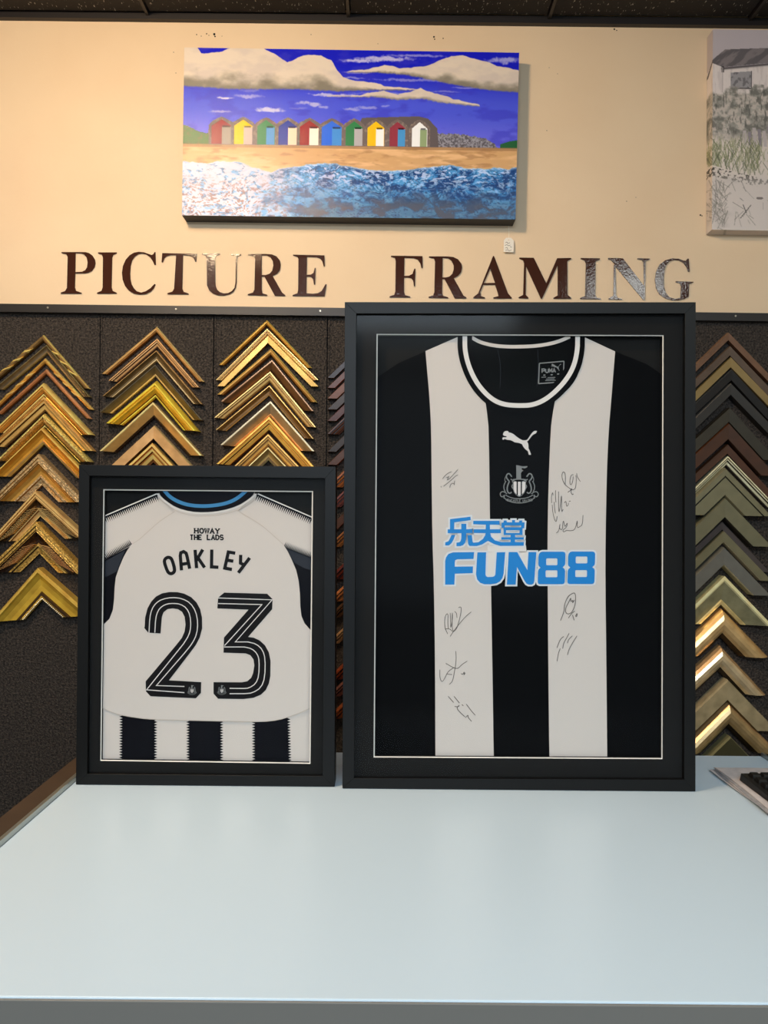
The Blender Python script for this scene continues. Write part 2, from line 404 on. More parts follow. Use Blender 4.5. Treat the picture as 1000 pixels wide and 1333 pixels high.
def beach_painting(W, H, res):
    nx, ny = int(W*res)+1, int(H*res)+1
    u, v = np.meshgrid(np.linspace(0, W, nx), np.linspace(0, H, ny))
    n1 = fbm(u, v*2.2, 26, 1); n2 = fbm(u, v, 9, 5); n3 = fbm(u, v, 3, 9, 3)
    img = np.zeros(u.shape + (3,)); img[:] = (26, 30, 182)
    img = lerp(img, (78, 88, 208), ss(v, 15, 75)); img = lerp(img, (104, 104, 214), ss(v, 75, 118))
    img = lerp(img, (60, 56, 185), .5*ss(n1, .5, .7))
    # wisps
    for (cu, cv, a, b, s) in ((54,65,11,1.6,1),(85,62,20,2.5,.6),(48,82,16,1.6,.6),(112,79,20,3.0,.95),(86,55,14,2,.3),(155,70,10,2.2,.7),(170,72,9,3,.8),(150,77,14,1.6,.3),(195,59,34,2.0,.85),(220,77,12,2.6,.6),(182,75,8,1.8,.6),(238,74,16,2.4,.55),(262,72,6,1.5,.5),(258,11,42,3.5,.9),(228,14,26,2.5,.9),(300,6,40,1.8,.6),(225,29,20,1.8,.5),(305,38,60,2.0,.5),(365,47,18,1.2,.5),(415,11,24,4,.75),(280,56,70,1.6,.35),(340,52,20,1.3,.4),(220,36,14,1.6,.5)):
        d = ((u-cu)/a)**2 + ((v-cv-2*(n2-.5)*b)/b)**2
        img = lerp(img, (205, 198, 215), s*np.clip(1.2-d+(n3-.5), 0, 1))
    def cloud(img, up, lo, shade=1.0, soft=1.5):
        uu = np.array([p[0] for p in up], float); vv = np.array([p[1] for p in up], float)
        lu = np.array([p[0] for p in lo], float); lv = np.array([p[1] for p in lo], float)
        top = np.interp(u, uu, vv) + (fbm(u, v, 14, 21)-.5)*5; bot = np.interp(u, lu, lv) + (n3-.5)*2
        m = ss(v, top-soft*.5, top+soft*.5) * (1-ss(v, bot-soft, bot+soft)) * (u >= min(uu)) * (u <= max(uu))
        f = np.clip((v-top)/np.maximum(bot-top, 1), 0, 1)
        c = lerp(np.zeros_like(img)+np.array((226, 206, 176)), (206, 188, 168), ss(n1, .35, .7)*.6)
        c = lerp(c, (120, 112, 92), shade*ss(f+.5*(fbm(u, v*1.6, 18, 33)-.5), .55, 1.0)*.85)
        a = m[..., None]; return img*(1-a)+c*a
    img = cloud(img, [(0,-3),(16,-2),(22,7),(45,6),(56,1),(64,-3),(98,-3),(118,6),(134,17),(148,11),(162,7),(177,7),(191,14),(198,26),(207,35),(222,40),(240,42),(262,46),(310,50)], [(0,50),(60,53),(150,52),(200,54),(240,52),(310,51)])
    img = cloud(img, [(208,27),(240,24),(260,19),(280,22),(314,19),(330,12),(346,6),(361,4),(380,10),(395,13),(415,20),(436,24)], [(208,29),(250,29),(286,31),(320,37),(356,44),(400,50),(436,52)])
    img = cloud(img, [(186,60),(230,58),(260,51),(278,58),(307,48),(330,56),(350,62),(384,69)], [(186,61),(250,61),(278,64),(310,62),(335,67),(384,71)], .7)
    # land at both ends, rocks
    m = inpoly(u, v+(n3-.5)*3, [(-2,99),(10,104),(22,109),(36,112),(36,127),(-2,127)]); img = lerp(img, (88, 118, 62), m*1.0); img = lerp(img, (120,110,70), m*ss(n3,.5,.7)*.6)
    m = inpoly(u, v+(n3-.5)*4, [(322,108),(345,107),(372,109),(392,113),(404,119),(410,126),(322,126)]); img = lerp(img, (128, 122, 122), m*1.0); f3 = fbm(u, v, 1.6, 19, 2); img = lerp(img, (84,78,78), m*ss(f3,.52,.7)*.8); img = lerp(img, (168,162,160), m*ss(1-f3,.56,.7)*.7)
    m = inpoly(u, v, [(412,120),(424,116),(436,114),(436,127),(412,127)]); img = lerp(img, (40, 96, 52), m*1.0)
    m = inpoly(u, v, [(430,112),(436,112),(436,127),(430,127)])
    # sand
    img = lerp(img, (214, 164, 104), ss(v, 124.5, 126)); s = ss(fbm(u, v*5, 34, 41), .45, .7)*(v > 125)
    img = lerp(img, (238, 190, 130), s*.8); img = lerp(img, (170, 120, 70), (v > 125)*ss(fbm(u, v*4, 22, 51), .55, .75)*.6); img = lerp(img, (150,108,66), (v>124.5)*(v<129)*.6)
    # huts
    roof = (116, 100, 90)
    m = inpoly(u, v, [(228,96),(232,88),(305,85),(318,88),(330,101),(332,125),(228,125)]); img = lerp(img, (100,88,82), m*1.0)
    huts = [(37,63,(150,34,40),(160,146,124)),(66,90,(250,196,14),(204,178,156)),(96,119,(54,128,72),(84,150,196)),(124,148,(42,58,150),(255,210,170)),(151.5,176,(158,24,28),(255,236,206)),(180,206,(36,104,214),(62,142,206)),(211,233,(52,128,70),(184,176,168)),(239.5,261,(250,196,20),(250,246,236)),(268,288.5,(150,54,64),(76,150,196)),(297,317,(246,242,238),(148,164,112))]
    for (a, b, c, d) in huts:
        mid = (a+b)/2; o = 4
        m = inpoly(u+(n3-.5)*1.2, v+(n3-.5)*1.2, [(a-o,125),(a-o,100),(a-1,96),(mid-4,90.5),(mid,89),(mid+4,90.5),(b+1,96),(b+o,100),(b+o,125)]); img = lerp(img, roof, m*1.0)
        img = lerp(img, (148,128,108), m*ss(n3,.55,.7)*.8)
        m = inpoly(u, v, [(a,124.5),(a,101),(mid,92.5),(b,101),(b,124.5)]); img = lerp(img, c, m*1.0)
        m = inpoly(u, v, [(mid+.5,124.5),(mid+.5,102.5),(b-.2,102.5),(b-.2,124.5)]); img = lerp(img, d, m*1.0)
        m = (v > 100.4)*(v < 102.6)*(u > mid+1)*(u < b-2); img = lerp(img, tuple(x*.45 for x in c), m*1.0)
    # sea
    line = np.interp(u, [0,30,71,95,114,134,153,184,200,230,270,304,345,382,432], [148,149,147,155,160,155,151,148,149,153,157,154,149,152,151]) + (n2-.5)*5
    sea = ss(v, line-.6, line+.6)
    w1 = (fbm(u, v, 26, 61)-.5)*44; w2 = (fbm(u, v, 26, 65)-.5)*30
    sw = fbm(u*.9+w1, v*1.6+w2, 12, 71, 5); sw2 = fbm(u*1.1+w2, v*2.1+w1*.7, 6, 81, 4); sw3 = fbm(u+w2*.6, v*1.7+w1*.6, 2.6, 91, 3)
    base = np.zeros_like(img)+np.array((44, 118, 176)); base = lerp(base, (16, 66, 122), ss(sw, .48, .6)); base = lerp(base, (84, 158, 204), ss(1-sw, .52, .64)*.8)
    base = lerp(base, (14, 44, 86), ss(sw3, .58, .68)*.6)
    foam = ss(sw2, .56, .66)*(1-.8*ss(v, 160, 190)); base = lerp(base, (214, 224, 236), foam*.8); base = lerp(base, (170, 200, 224), ss(1-sw3, .6, .7)*.6*(1-ss(v, 170, 205)))
    base = lerp(base, (80, 80, 88), ss(v+(n1-.5)*30, 178, 212)*(.45+.5*ss(sw, .4, .6))*ss(u, 130, 190)); base = lerp(base, (190, 214, 228), (1-ss(v-line, 0, 4))*.6)
    left_glare = (1-ss(u+(n2-.5)*60+(v-150)*.2, 90, 170)); base = lerp(base, (206, 198, 204), left_glare*(.35+.6*ss(sw2+.12, .42, .6))); base = lerp(base, (120, 84, 86), left_glare*ss(sw3, .56, .64)*.85*ss(v, 155, 195))  # pale glare with reddish flecks painted into the sea colour at left
    img = lerp(img, (0,0,0), sea*0); a = sea[..., None]; img = img*(1-a)+base*a
    return np.clip(img*np.array((1.0, 1.03, 1.12)), 0, 255)

def dune_canvas(W, H, res):
    nx, ny = int(W*res)+1, int(H*res)+1
    u, v = np.meshgrid(np.linspace(-9, W, nx), np.linspace(0, H, ny))
    n1 = fbm(u, v, 30, 101); n2 = fbm(u, v, 9, 105); n3 = fbm(u, v, 2.6, 109, 3)
    img = np.zeros(u.shape+(3,)); img[:] = (176, 170, 176)
    m = inpoly(u, v, [(-12,50),(0,44),(14,50),(80,42),(160,46),(300,60),(300,110),(-12,110)]); img = lerp(img, (212, 206, 202), m*1.0)
    img = lerp(img, (186,178,176), m*ss(fbm(u*6, v, 12, 120), .5, .7)*.5)
    m = inpoly(u, v, [(-12,58),(0,40),(16,26),(75,23),(160,22),(200,44),(160,50),(75,42),(13,49),(0,44),(-6,56)]); img = lerp(img, (120, 114, 116), m*1.0); img = lerp(img, (92, 88, 92), m*ss(fbm(u+v, v*.4, 8, 130), .48, .6))
    img = lerp(img, (76, 72, 76), np.exp(-(np.minimum(seg(u, v, (13,51), (75,44)), seg(u,v,(75,44),(165,52)))/1.6)**2))
    m = inpoly(u, v, [(12,48),(15,48),(15,56),(12,56)]); img = lerp(img, (60,58,62), m*1.0)
    m = inpoly(u, v, [(23.5,56),(49,54),(49,75),(23.5,76.5)]); img = lerp(img, (146, 146, 150), m*1.0); img = lerp(img, (108,108,112), m*ss(fbm(u*1.5+v, v-u, 6, 140), .48, .6)); 
    m = ((seg(u,v,(23.5,76.8),(49.5,76.2)) < .8) | (seg(u,v,(49.5,54),(49.5,76)) < .7)); img = lerp(img, (90,88,90), m*1.0)
    img = lerp(img, (176,168,166), 0.8*((seg(u,v,(13,50),(13,82)) < .6)))
    # dune vegetation
    d = ss(v+(n2-.5)*22, 76, 84); img = lerp(img, (186, 180, 170), d); g = d*(1-ss(v+(n2-.5)*16, 132, 146))
    img = lerp(img, (112, 114, 106), g*ss(n2, .36, .62)); img = lerp(img, (150, 152, 142), g*ss(n3, .5, .64)*.7); img = lerp(img, (84,86,80), g*ss(fbm(u*2, v*.6, 5, 150), .56, .7)*.7)
    img = lerp(img, (204, 198, 188), ss(v+(n1-.5)*12, 138, 150))
    for k in range(12):
        x = 42+k*6.2; w_ = 2.0
        m = (np.abs(u-x-(v-140)*.1) < w_)*(v > 131-k*.6+3*math.sin(k*2.1))*(v < 150+k*.5); img = lerp(img, (134,128,138) if k % 2 else (178,172,172), m*1.0)
    r = np.random.default_rng(5)
    for k in range(420):
        x = r.uniform(-8, 62) if k % 3 else r.uniform(60, 300); y = r.uniform(150, 190); y = min(max(y, 152+abs(x-28)*.2), 176+x*.3)
        L = r.uniform(6, 20); a = r.uniform(-.6, .6); c = [(104,116,76),(132,142,96),(78,88,62),(160,164,120)][k % 4]
        i0, i1 = int(max(0, (y-L-2)*ny/H)), int(min(ny, (y+2)*ny/H)); j0, j1 = int(max(0, (x+9-12)*nx/(W+9))), int(min(nx, (x+9+12)*nx/(W+9)))
        if i1 <= i0 or j1 <= j0: continue
        sub = img[i0:i1, j0:j1]; img[i0:i1, j0:j1] = lerp(sub, c, .5*(seg(u[i0:i1, j0:j1], v[i0:i1, j0:j1], (x, y), (x+L*math.sin(a), y-L*math.cos(a))) < .55))
    m = (v > 178)*(v < 204); img = lerp(img, (66, 62, 52), m*ss(n3, .57, .64)*(np.abs(v-185-u*.22) < 6))
    img = lerp(img, (196, 192, 188), ss(v, 182, 200)*.6); img = lerp(img, (170,166,162), ss(v,190,200)*ss(n1,.5,.7)*.5)
    for k in range(150):
        x = r.uniform(-8, 20) if k % 2 else r.uniform(-8, 280); y = r.uniform(205, 262); L = r.uniform(5, 20); a = r.uniform(-1.1, 1.1)
        i0, i1 = int(max(0, (y-L-2)*ny/H)), int(min(ny, (y+2)*ny/H)); j0, j1 = int(max(0, (x+9-20)*nx/(W+9))), int(min(nx, (x+9+20)*nx/(W+9)))
        if i1 <= i0 or j1 <= j0: continue
        img[i0:i1, j0:j1] = lerp(img[i0:i1, j0:j1], [(110,112,98),(140,138,130),(92,90,84)][k % 3], .45*(seg(u[i0:i1, j0:j1], v[i0:i1, j0:j1], (x, y), (x+L*math.sin(a), y-L*math.cos(a))) < .5))
    img = lerp(img, (70,70,66), .8*((seg(u,v,(37,245),(50,228)) < .6) | (seg(u,v,(44,238),(40,228)) < .6)))
    m = ((u-61)/4.5)**2+((v-219)/1.8)**2 < 1; img = lerp(img, (120,114,110), m*1.0)
    g_ = img.mean(2, keepdims=True); img = (img*.8+g_*.2)*np.array((1.1,1.07,1.07)); return np.clip(img, 0, 255)

def paint_mat(name, rough, bump, scale):
    m = bpy.data.materials.new(name); m.use_nodes = True; nt = m.node_tree; b = nt.nodes['Principled BSDF']
    at = nt.nodes.new('ShaderNodeAttribute'); at.attribute_name = 'Col'; nt.links.new(at.outputs['Color'], b.inputs['Base Color'])
    b.inputs['Roughness'].default_value = rough; b.inputs['Specular IOR Level'].default_value = 0.5
    tc = nt.nodes.new('ShaderNodeTexCoord'); n = nt.nodes.new('ShaderNodeTexNoise'); n.inputs['Scale'].default_value = scale; n.inputs['Detail'].default_value = 3
    nt.links.new(tc.outputs['Object'], n.inputs['Vector'])
    bu = nt.nodes.new('ShaderNodeBump'); bu.inputs['Strength'].default_value = bump; bu.inputs['Distance'].default_value = 0.002
    nt.links.new(n.outputs['Fac'], bu.inputs['Height']); nt.links.new(bu.outputs['Normal'], b.inputs['Normal'])
    return m

def picture_surface(name, img, quad, m, parent):
    """grid mesh over the quad (TL, TR, BR, BL world points) with the painted colours"""
    ny, nx = img.shape[:2]; TL, TR, BR, BL = [np.array(q) for q in quad]
    s, t = np.meshgrid(np.linspace(0, 1, nx), np.linspace(0, 1, ny)); s = s[..., None]; t = t[..., None]
    co = (TL*(1-s)+TR*s)*(1-t) + (BL*(1-s)+BR*s)*t - np.array(origin_of(parent))
    idx = np.arange(nx*ny).reshape(ny, nx)
    q = np.stack([idx[:-1, :-1], idx[1:, :-1], idx[1:, 1:], idx[:-1, 1:]], -1).reshape(-1, 4)
    me = bpy.data.meshes.new(name); me.vertices.add(nx*ny); me.vertices.foreach_set('co', co.reshape(-1).astype(np.float32))
    me.loops.add(q.size); me.loops.foreach_set('vertex_index', q.reshape(-1).astype(np.int32))
    me.polygons.add(len(q)); me.polygons.foreach_set('loop_start', np.arange(0, q.size, 4, dtype=np.int32))
    me.update(calc_edges=True); me.validate()
    c = img.reshape(-1, 3)/255.0; c = np.where(c <= .04045, c/12.92, ((c+.055)/1.055)**2.4)
    rgba = np.concatenate([c, np.ones((len(c), 1))], 1).astype(np.float32)
    a = me.color_attributes.new('Col', 'FLOAT_COLOR', 'POINT'); a.data.foreach_set('color', rgba.reshape(-1))
    me.materials.append(m)
    return link(name, me, parent)

# big painting of beach huts
d = 0.05; FP = Plane((0, WY - d, 0), (0, -1, 0))
q = [FP.pt(240, 61.8), FP.pt(676, 68.6), FP.pt(671.3, 285.7), FP.pt(236.8, 280.2)]
root = empty('canvas_painting', ((q[3] + q[2]) / 2) + Vector((0, d, 0)), 'wide canvas painting of a row of colourful beach huts hung above the PICTURE FRAMING letters', 'painting')
MB().quadslab(q, lambda p: p + Vector((0, 0.0012, 0)), lambda p: p + Vector((0, d - 0.001, 0))).build('canvas_edge', M['canvas_edge'], root)
picture_surface('painted_surface', beach_painting(434, 218, 1.7), q, paint_mat('glossy_paint', 0.16, 0.3, 620), root)
# dune canvas at the right
d = 0.04; FP = Plane((0, WY - d, 0), (0, -1, 0))
q = [FP.pt(928.3, 38), FP.pt(1290, 44), FP.pt(1288, 305), FP.pt(927, 299)]
root = empty('canvas_print', ((q[3] + q[2]) / 2) + Vector((0, d, 0)), 'muted grey-green canvas print of a beach hut among dunes, cut off by right edge', 'picture')
pm = paint_mat('canvas_print', 0.6, 0.2, 500)
img = dune_canvas(352, 261, 1.6)
k = int(9 * 1.6) + 1
picture_surface('printed_surface', img[:, k:], q, pm, root)
# wrapped sides carry the picture on
bk = [p + Vector((0, d - 0.001, 0)) for p in q]
picture_surface('wrapped_side', img[:, :k+1], [bk[0], q[0], q[3], bk[3]], pm, root)
picture_surface('wrapped_side', img[-6:, ::4][:, :], [q[3], q[2], bk[2], bk[3]], pm, root)
mesh('canvas_back', [q[0], q[1], bk[1], bk[0], q[2], bk[2], bk[3]], [(0, 3, 2, 1), (1, 2, 5, 4), (3, 6, 5, 2)], M['bevel'], None, root)

# price tag on a thread
root = empty('price_tag', WALL.pt(662, 328, 0.01), 'small white price tag hanging by a thread below the beach hut painting', 'tag')
P = Print(WALL); P.poly([[(656, 313), (659, 309.5), (665.5, 309.5), (669, 313.5), (668.6, 328.5), (655.6, 328)], disc(WALL, 662.3, 312.3, 0.9, 0, 8)[::-1]], 0.0085, 0.0008); P.build('tag_card', M['tagpaper'], root)
P = Print(WALL); P.line([(662.4, 294), (662.8, 303), (662.3, 312.3)], 0.45, 0.0095); P.build('thread', M['tagpaper'], root)
P = Print(WALL)
for a in ([(658,316),(660,315),(661,317),(664,316)], [(657.5,319.5),(660,318.5),(662,320),(664.5,319)], [(658,323),(660,322),(661,324)], [(664,321),(666.5,322)], [(658,326),(661,325),(663,326.5),(666,325.5)]):
    P.line(a, 0.5, 0.009)
P.build('handwriting', M['ink'], root)

# ------------------------------------------------------------------ sign letters
GL = {}
A_ = (70, 320, .18); B_ = (240, 320, .19); C_ = (500, 325, .19); D_ = (660, 325, .25)
LET = [
 ('P', A_, [[(55,45),(230,45),(255,52),(280,70),(297,98),(301,125),(295,152),(275,180),(250,193),(225,198),(155,198),(152,300),(160,325),(200,339),(200,345),(50,345),(50,338),(80,328),(95,305),(100,80),(90,60),(55,51)],[(157,52),(195,53),(218,60),(238,85),(245,118),(240,155),(228,175),(205,187),(155,190)]]),
 ('I', A_, [[(320,47),(455,47),(455,54),(430,64),(422,85),(418,300),(425,325),(455,339),(455,345),(312,345),(312,339),(345,325),(353,300),(355,85),(348,62),(320,54)]]),
 ('C', A_, [[(735,45),(738,135),(728,138),(718,115),(700,85),(670,62),(640,54),(612,58),(585,76),(566,105),(556,145),(552,200),(554,240),(562,275),(578,305),(600,328),(632,338),(665,328),(700,305),(728,275),(736,280),(722,308),(700,330),(665,348),(620,352),(580,344),(545,325),(515,290),(498,245),(493,195),(500,145),(520,100),(548,68),(580,49),(615,43),(650,46),(685,58),(708,66),(720,60),(728,45)]]),
 ('T', A_, [[(785,52),(1034,57),(1030,115),(1022,115),(1012,88),(1000,76),(978,68),(935,66),(930,310),(940,332),(975,345),(975,351),(822,349),(822,343),(858,330),(870,310),(885,66),(845,66),(815,74),(800,88),(788,120),(780,118)]]),
 ('U', B_, [[(120,50),(245,52),(245,58),(218,65),(210,85),(212,240),(215,275),(225,300),(245,318),(270,325),(300,323),(325,310),(343,288),(350,250),(352,85),(345,66),(318,61),(318,55),(388,57),(388,63),(365,70),(360,90),(358,250),(352,285),(337,312),(312,330),(270,340),(230,338),(195,326),(170,305),(155,270),(152,85),(145,65),(120,56)]]),
 ('R', B_, [[(435,56),(560,55),(600,58),(632,72),(655,100),(661,130),(655,165),(635,190),(605,205),(670,320),(692,337),(692,343),(620,342),(548,210),(530,210),(530,300),(535,325),(568,335),(568,341),(435,337),(435,331),(470,320),(480,300),(485,90),(475,70),(435,62)],[(530,65),(565,65),(590,78),(606,105),(610,135),(602,170),(585,190),(560,199),(530,200)]]),
 ('E', B_, [[(745,60),(960,65),(962,140),(955,140),(945,105),(930,86),(905,77),(840,75),(838,198),(868,196),(885,185),(893,152),(899,152),(896,265),(888,265),(882,230),(870,214),(855,210),(838,210),(836,325),(880,328),(915,324),(942,308),(968,262),(975,264),(960,345),(742,343),(742,337),(775,325),(780,300),(782,90),(775,75),(745,66)]]),
 ('F', C_, [[(48,41),(263,44),(265,125),(258,125),(248,92),(232,68),(205,57),(140,55),(138,180),(172,178),(195,165),(208,130),(215,130),(212,250),(205,250),(200,212),(186,194),(165,190),(138,190),(137,290),(145,312),(180,321),(180,327),(38,326),(38,320),(70,310),(78,285),(80,75),(75,55),(48,48)]]),
 ('R', C_, [[(308,46),(430,46),(475,50),(508,66),(530,95),(535,122),(528,155),(508,178),(478,195),(545,315),(565,327),(565,333),(485,333),(415,200),(400,200),(398,295),(405,315),(440,326),(440,332),(305,329),(305,323),(338,312),(345,290),(350,80),(343,60),(308,52)],[(402,55),(440,58),(464,76),(477,105),(478,135),(468,165),(448,184),(425,190),(400,190)]]),
 ('A', C_, [[(748,42),(755,45),(850,300),(875,327),(875,334),(750,334),(750,327),(785,318),(780,295),(762,240),(680,240),(660,290),(665,318),(692,327),(692,333),(612,332),(612,326),(645,300)],[(728,130),(762,228),(685,228)]]),
 ('M', D_, [[(65,41),(140,42),(205,175),(262,44),(335,43),(335,48),(315,60),(315,235),(335,249),(335,255),(243,255),(243,250),(265,238),(265,80),(183,255),(178,255),(100,85),(98,235),(112,249),(112,254),(62,252),(62,247),(85,235),(90,70),(85,55),(65,47)]]),
 ('I', D_, [[(385,43),(485,45),(485,50),(462,60),(460,235),(468,249),(490,254),(490,258),(382,256),(382,251),(408,242),(412,70),(405,55),(385,48)]]),
 ('N', D_, [[(528,43),(605,45),(715,190),(712,65),(705,53),(680,49),(680,45),(745,46),(745,50),(722,60),(718,262),(712,262),(565,85),(568,235),(578,250),(600,256),(600,260),(530,258),(530,253),(555,240),(558,70),(545,55),(528,49)]]),
 ('G', D_, [[(948,48),(952,115),(945,115),(938,92),(922,70),(898,56),(872,52),(848,60),(830,80),(820,110),(817,150),(818,190),(828,225),(848,248),(878,256),(905,250),(908,190),(903,176),(880,169),(880,164),(972,167),(972,171),(950,178),(947,245),(925,256),(895,263),(860,263),(825,253),(795,232),(778,200),(771,160),(777,115),(795,78),(825,55),(862,45),(895,47),(918,56),(932,58),(942,46)]]),
]
PL = {'P': 'first letter of the word PICTURE', 'C': 'third letter of the word PICTURE', 'T': 'fourth letter of the word PICTURE', 'U': 'fifth letter of the word PICTURE', 'E': 'last letter of the word PICTURE', 'F': 'first letter of the word FRAMING', 'A': 'third letter of the word FRAMING', 'M': 'fourth letter of the word FRAMING', 'N': 'sixth letter of the word FRAMING', 'G': 'last letter of the word FRAMING'}
for i, (ch, (ox, oy, k), loops) in enumerate(LET):
    if ch == 'I': lab = 'dark brown glossy wall letter I, second letter of the word PICTURE' if i < 7 else 'dark brown wall letter I with grey glare, fifth letter of the word FRAMING'
    elif ch == 'R': lab = 'dark brown glossy wall letter R between U and E in PICTURE' if i < 7 else 'dark brown wall letter R beside F at the start of FRAMING'
    else: lab = 'dark brown glossy wall letter %s, %s' % (ch, PL[ch])
    lp = [tf(l, ox, oy, k) for l in loops]
    xs = [p[0] for p in lp[0]]; ys = [p[1] for p in lp[0]]
    P = Print(WALL); P.poly(lp, 0.0035, 0.003)
    tag(P.build('sign_letter', M['letter'], loc=WALL.pt((min(xs)+max(xs))/2, max(ys), 0.0005)), lab, 'letter', 'letters of the PICTURE FRAMING sign')

# ------------------------------------------------------------------ corner samples
_mc = {}
def smat(c, finish='metal'):
    key = (tuple(c), finish)
    if key not in _mc:
        dk = tuple(int(x * .96) for x in c)
        if finish == 'metal': _mc[key] = mat('leaf_finish', tuple(min(255, int(x * 1.12 + 6)) for x in c), 0.27, metal=0.5, spec=0.5, bump=0.03, scale=150, var=dk, vscale=25)
        elif finish == 'rough': _mc[key] = mat('ornate_leaf_finish', tuple(min(255, int(x * 1.1 + 6)) for x in c), 0.3, metal=0.5, bump=0.8, scale=230, var=tuple(int(x * .62) for x in c), vscale=200)
        elif finish == 'wood': _mc[key] = mat('stained_wood', c, 0.34, spec=0.5, bump=0.1, scale=120, var=tuple(int(x * .85) for x in c), vscale=30)
        else: _mc[key] = mat('painted_finish', c, 0.42, metal=0.35, spec=0.5, var=tuple(int(x * .94) for x in c), vscale=30)
    return _mc[key]

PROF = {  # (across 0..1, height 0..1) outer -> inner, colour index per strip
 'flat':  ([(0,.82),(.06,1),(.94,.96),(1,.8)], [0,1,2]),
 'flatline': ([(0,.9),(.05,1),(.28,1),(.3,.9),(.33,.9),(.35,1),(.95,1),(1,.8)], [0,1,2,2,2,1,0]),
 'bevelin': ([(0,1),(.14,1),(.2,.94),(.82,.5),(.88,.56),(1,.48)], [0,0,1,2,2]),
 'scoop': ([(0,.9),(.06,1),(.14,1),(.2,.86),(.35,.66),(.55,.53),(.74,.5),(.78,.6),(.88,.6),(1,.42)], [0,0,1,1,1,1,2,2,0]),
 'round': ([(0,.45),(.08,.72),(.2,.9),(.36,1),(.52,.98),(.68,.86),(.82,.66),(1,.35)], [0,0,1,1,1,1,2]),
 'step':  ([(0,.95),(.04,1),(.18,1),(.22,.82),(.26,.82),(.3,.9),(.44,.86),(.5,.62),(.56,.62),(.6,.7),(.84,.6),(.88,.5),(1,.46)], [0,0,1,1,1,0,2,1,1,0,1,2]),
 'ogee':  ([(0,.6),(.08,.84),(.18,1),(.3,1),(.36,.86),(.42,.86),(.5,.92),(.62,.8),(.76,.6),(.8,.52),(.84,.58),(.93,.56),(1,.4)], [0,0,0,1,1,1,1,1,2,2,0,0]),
 'cove':  ([(0,.92),(.04,1),(.12,1),(.15,.92),(.18,.96),(.24,.96),(.27,.88),(.3,.92),(.34,.86),(.42,.6),(.55,.46),(.66,.44),(.7,.54),(.76,.54),(.8,.4),(.95,.3),(1,.3)], [0,0,1,0,0,1,0,1,2,2,2,0,0,1,0,0]),
}
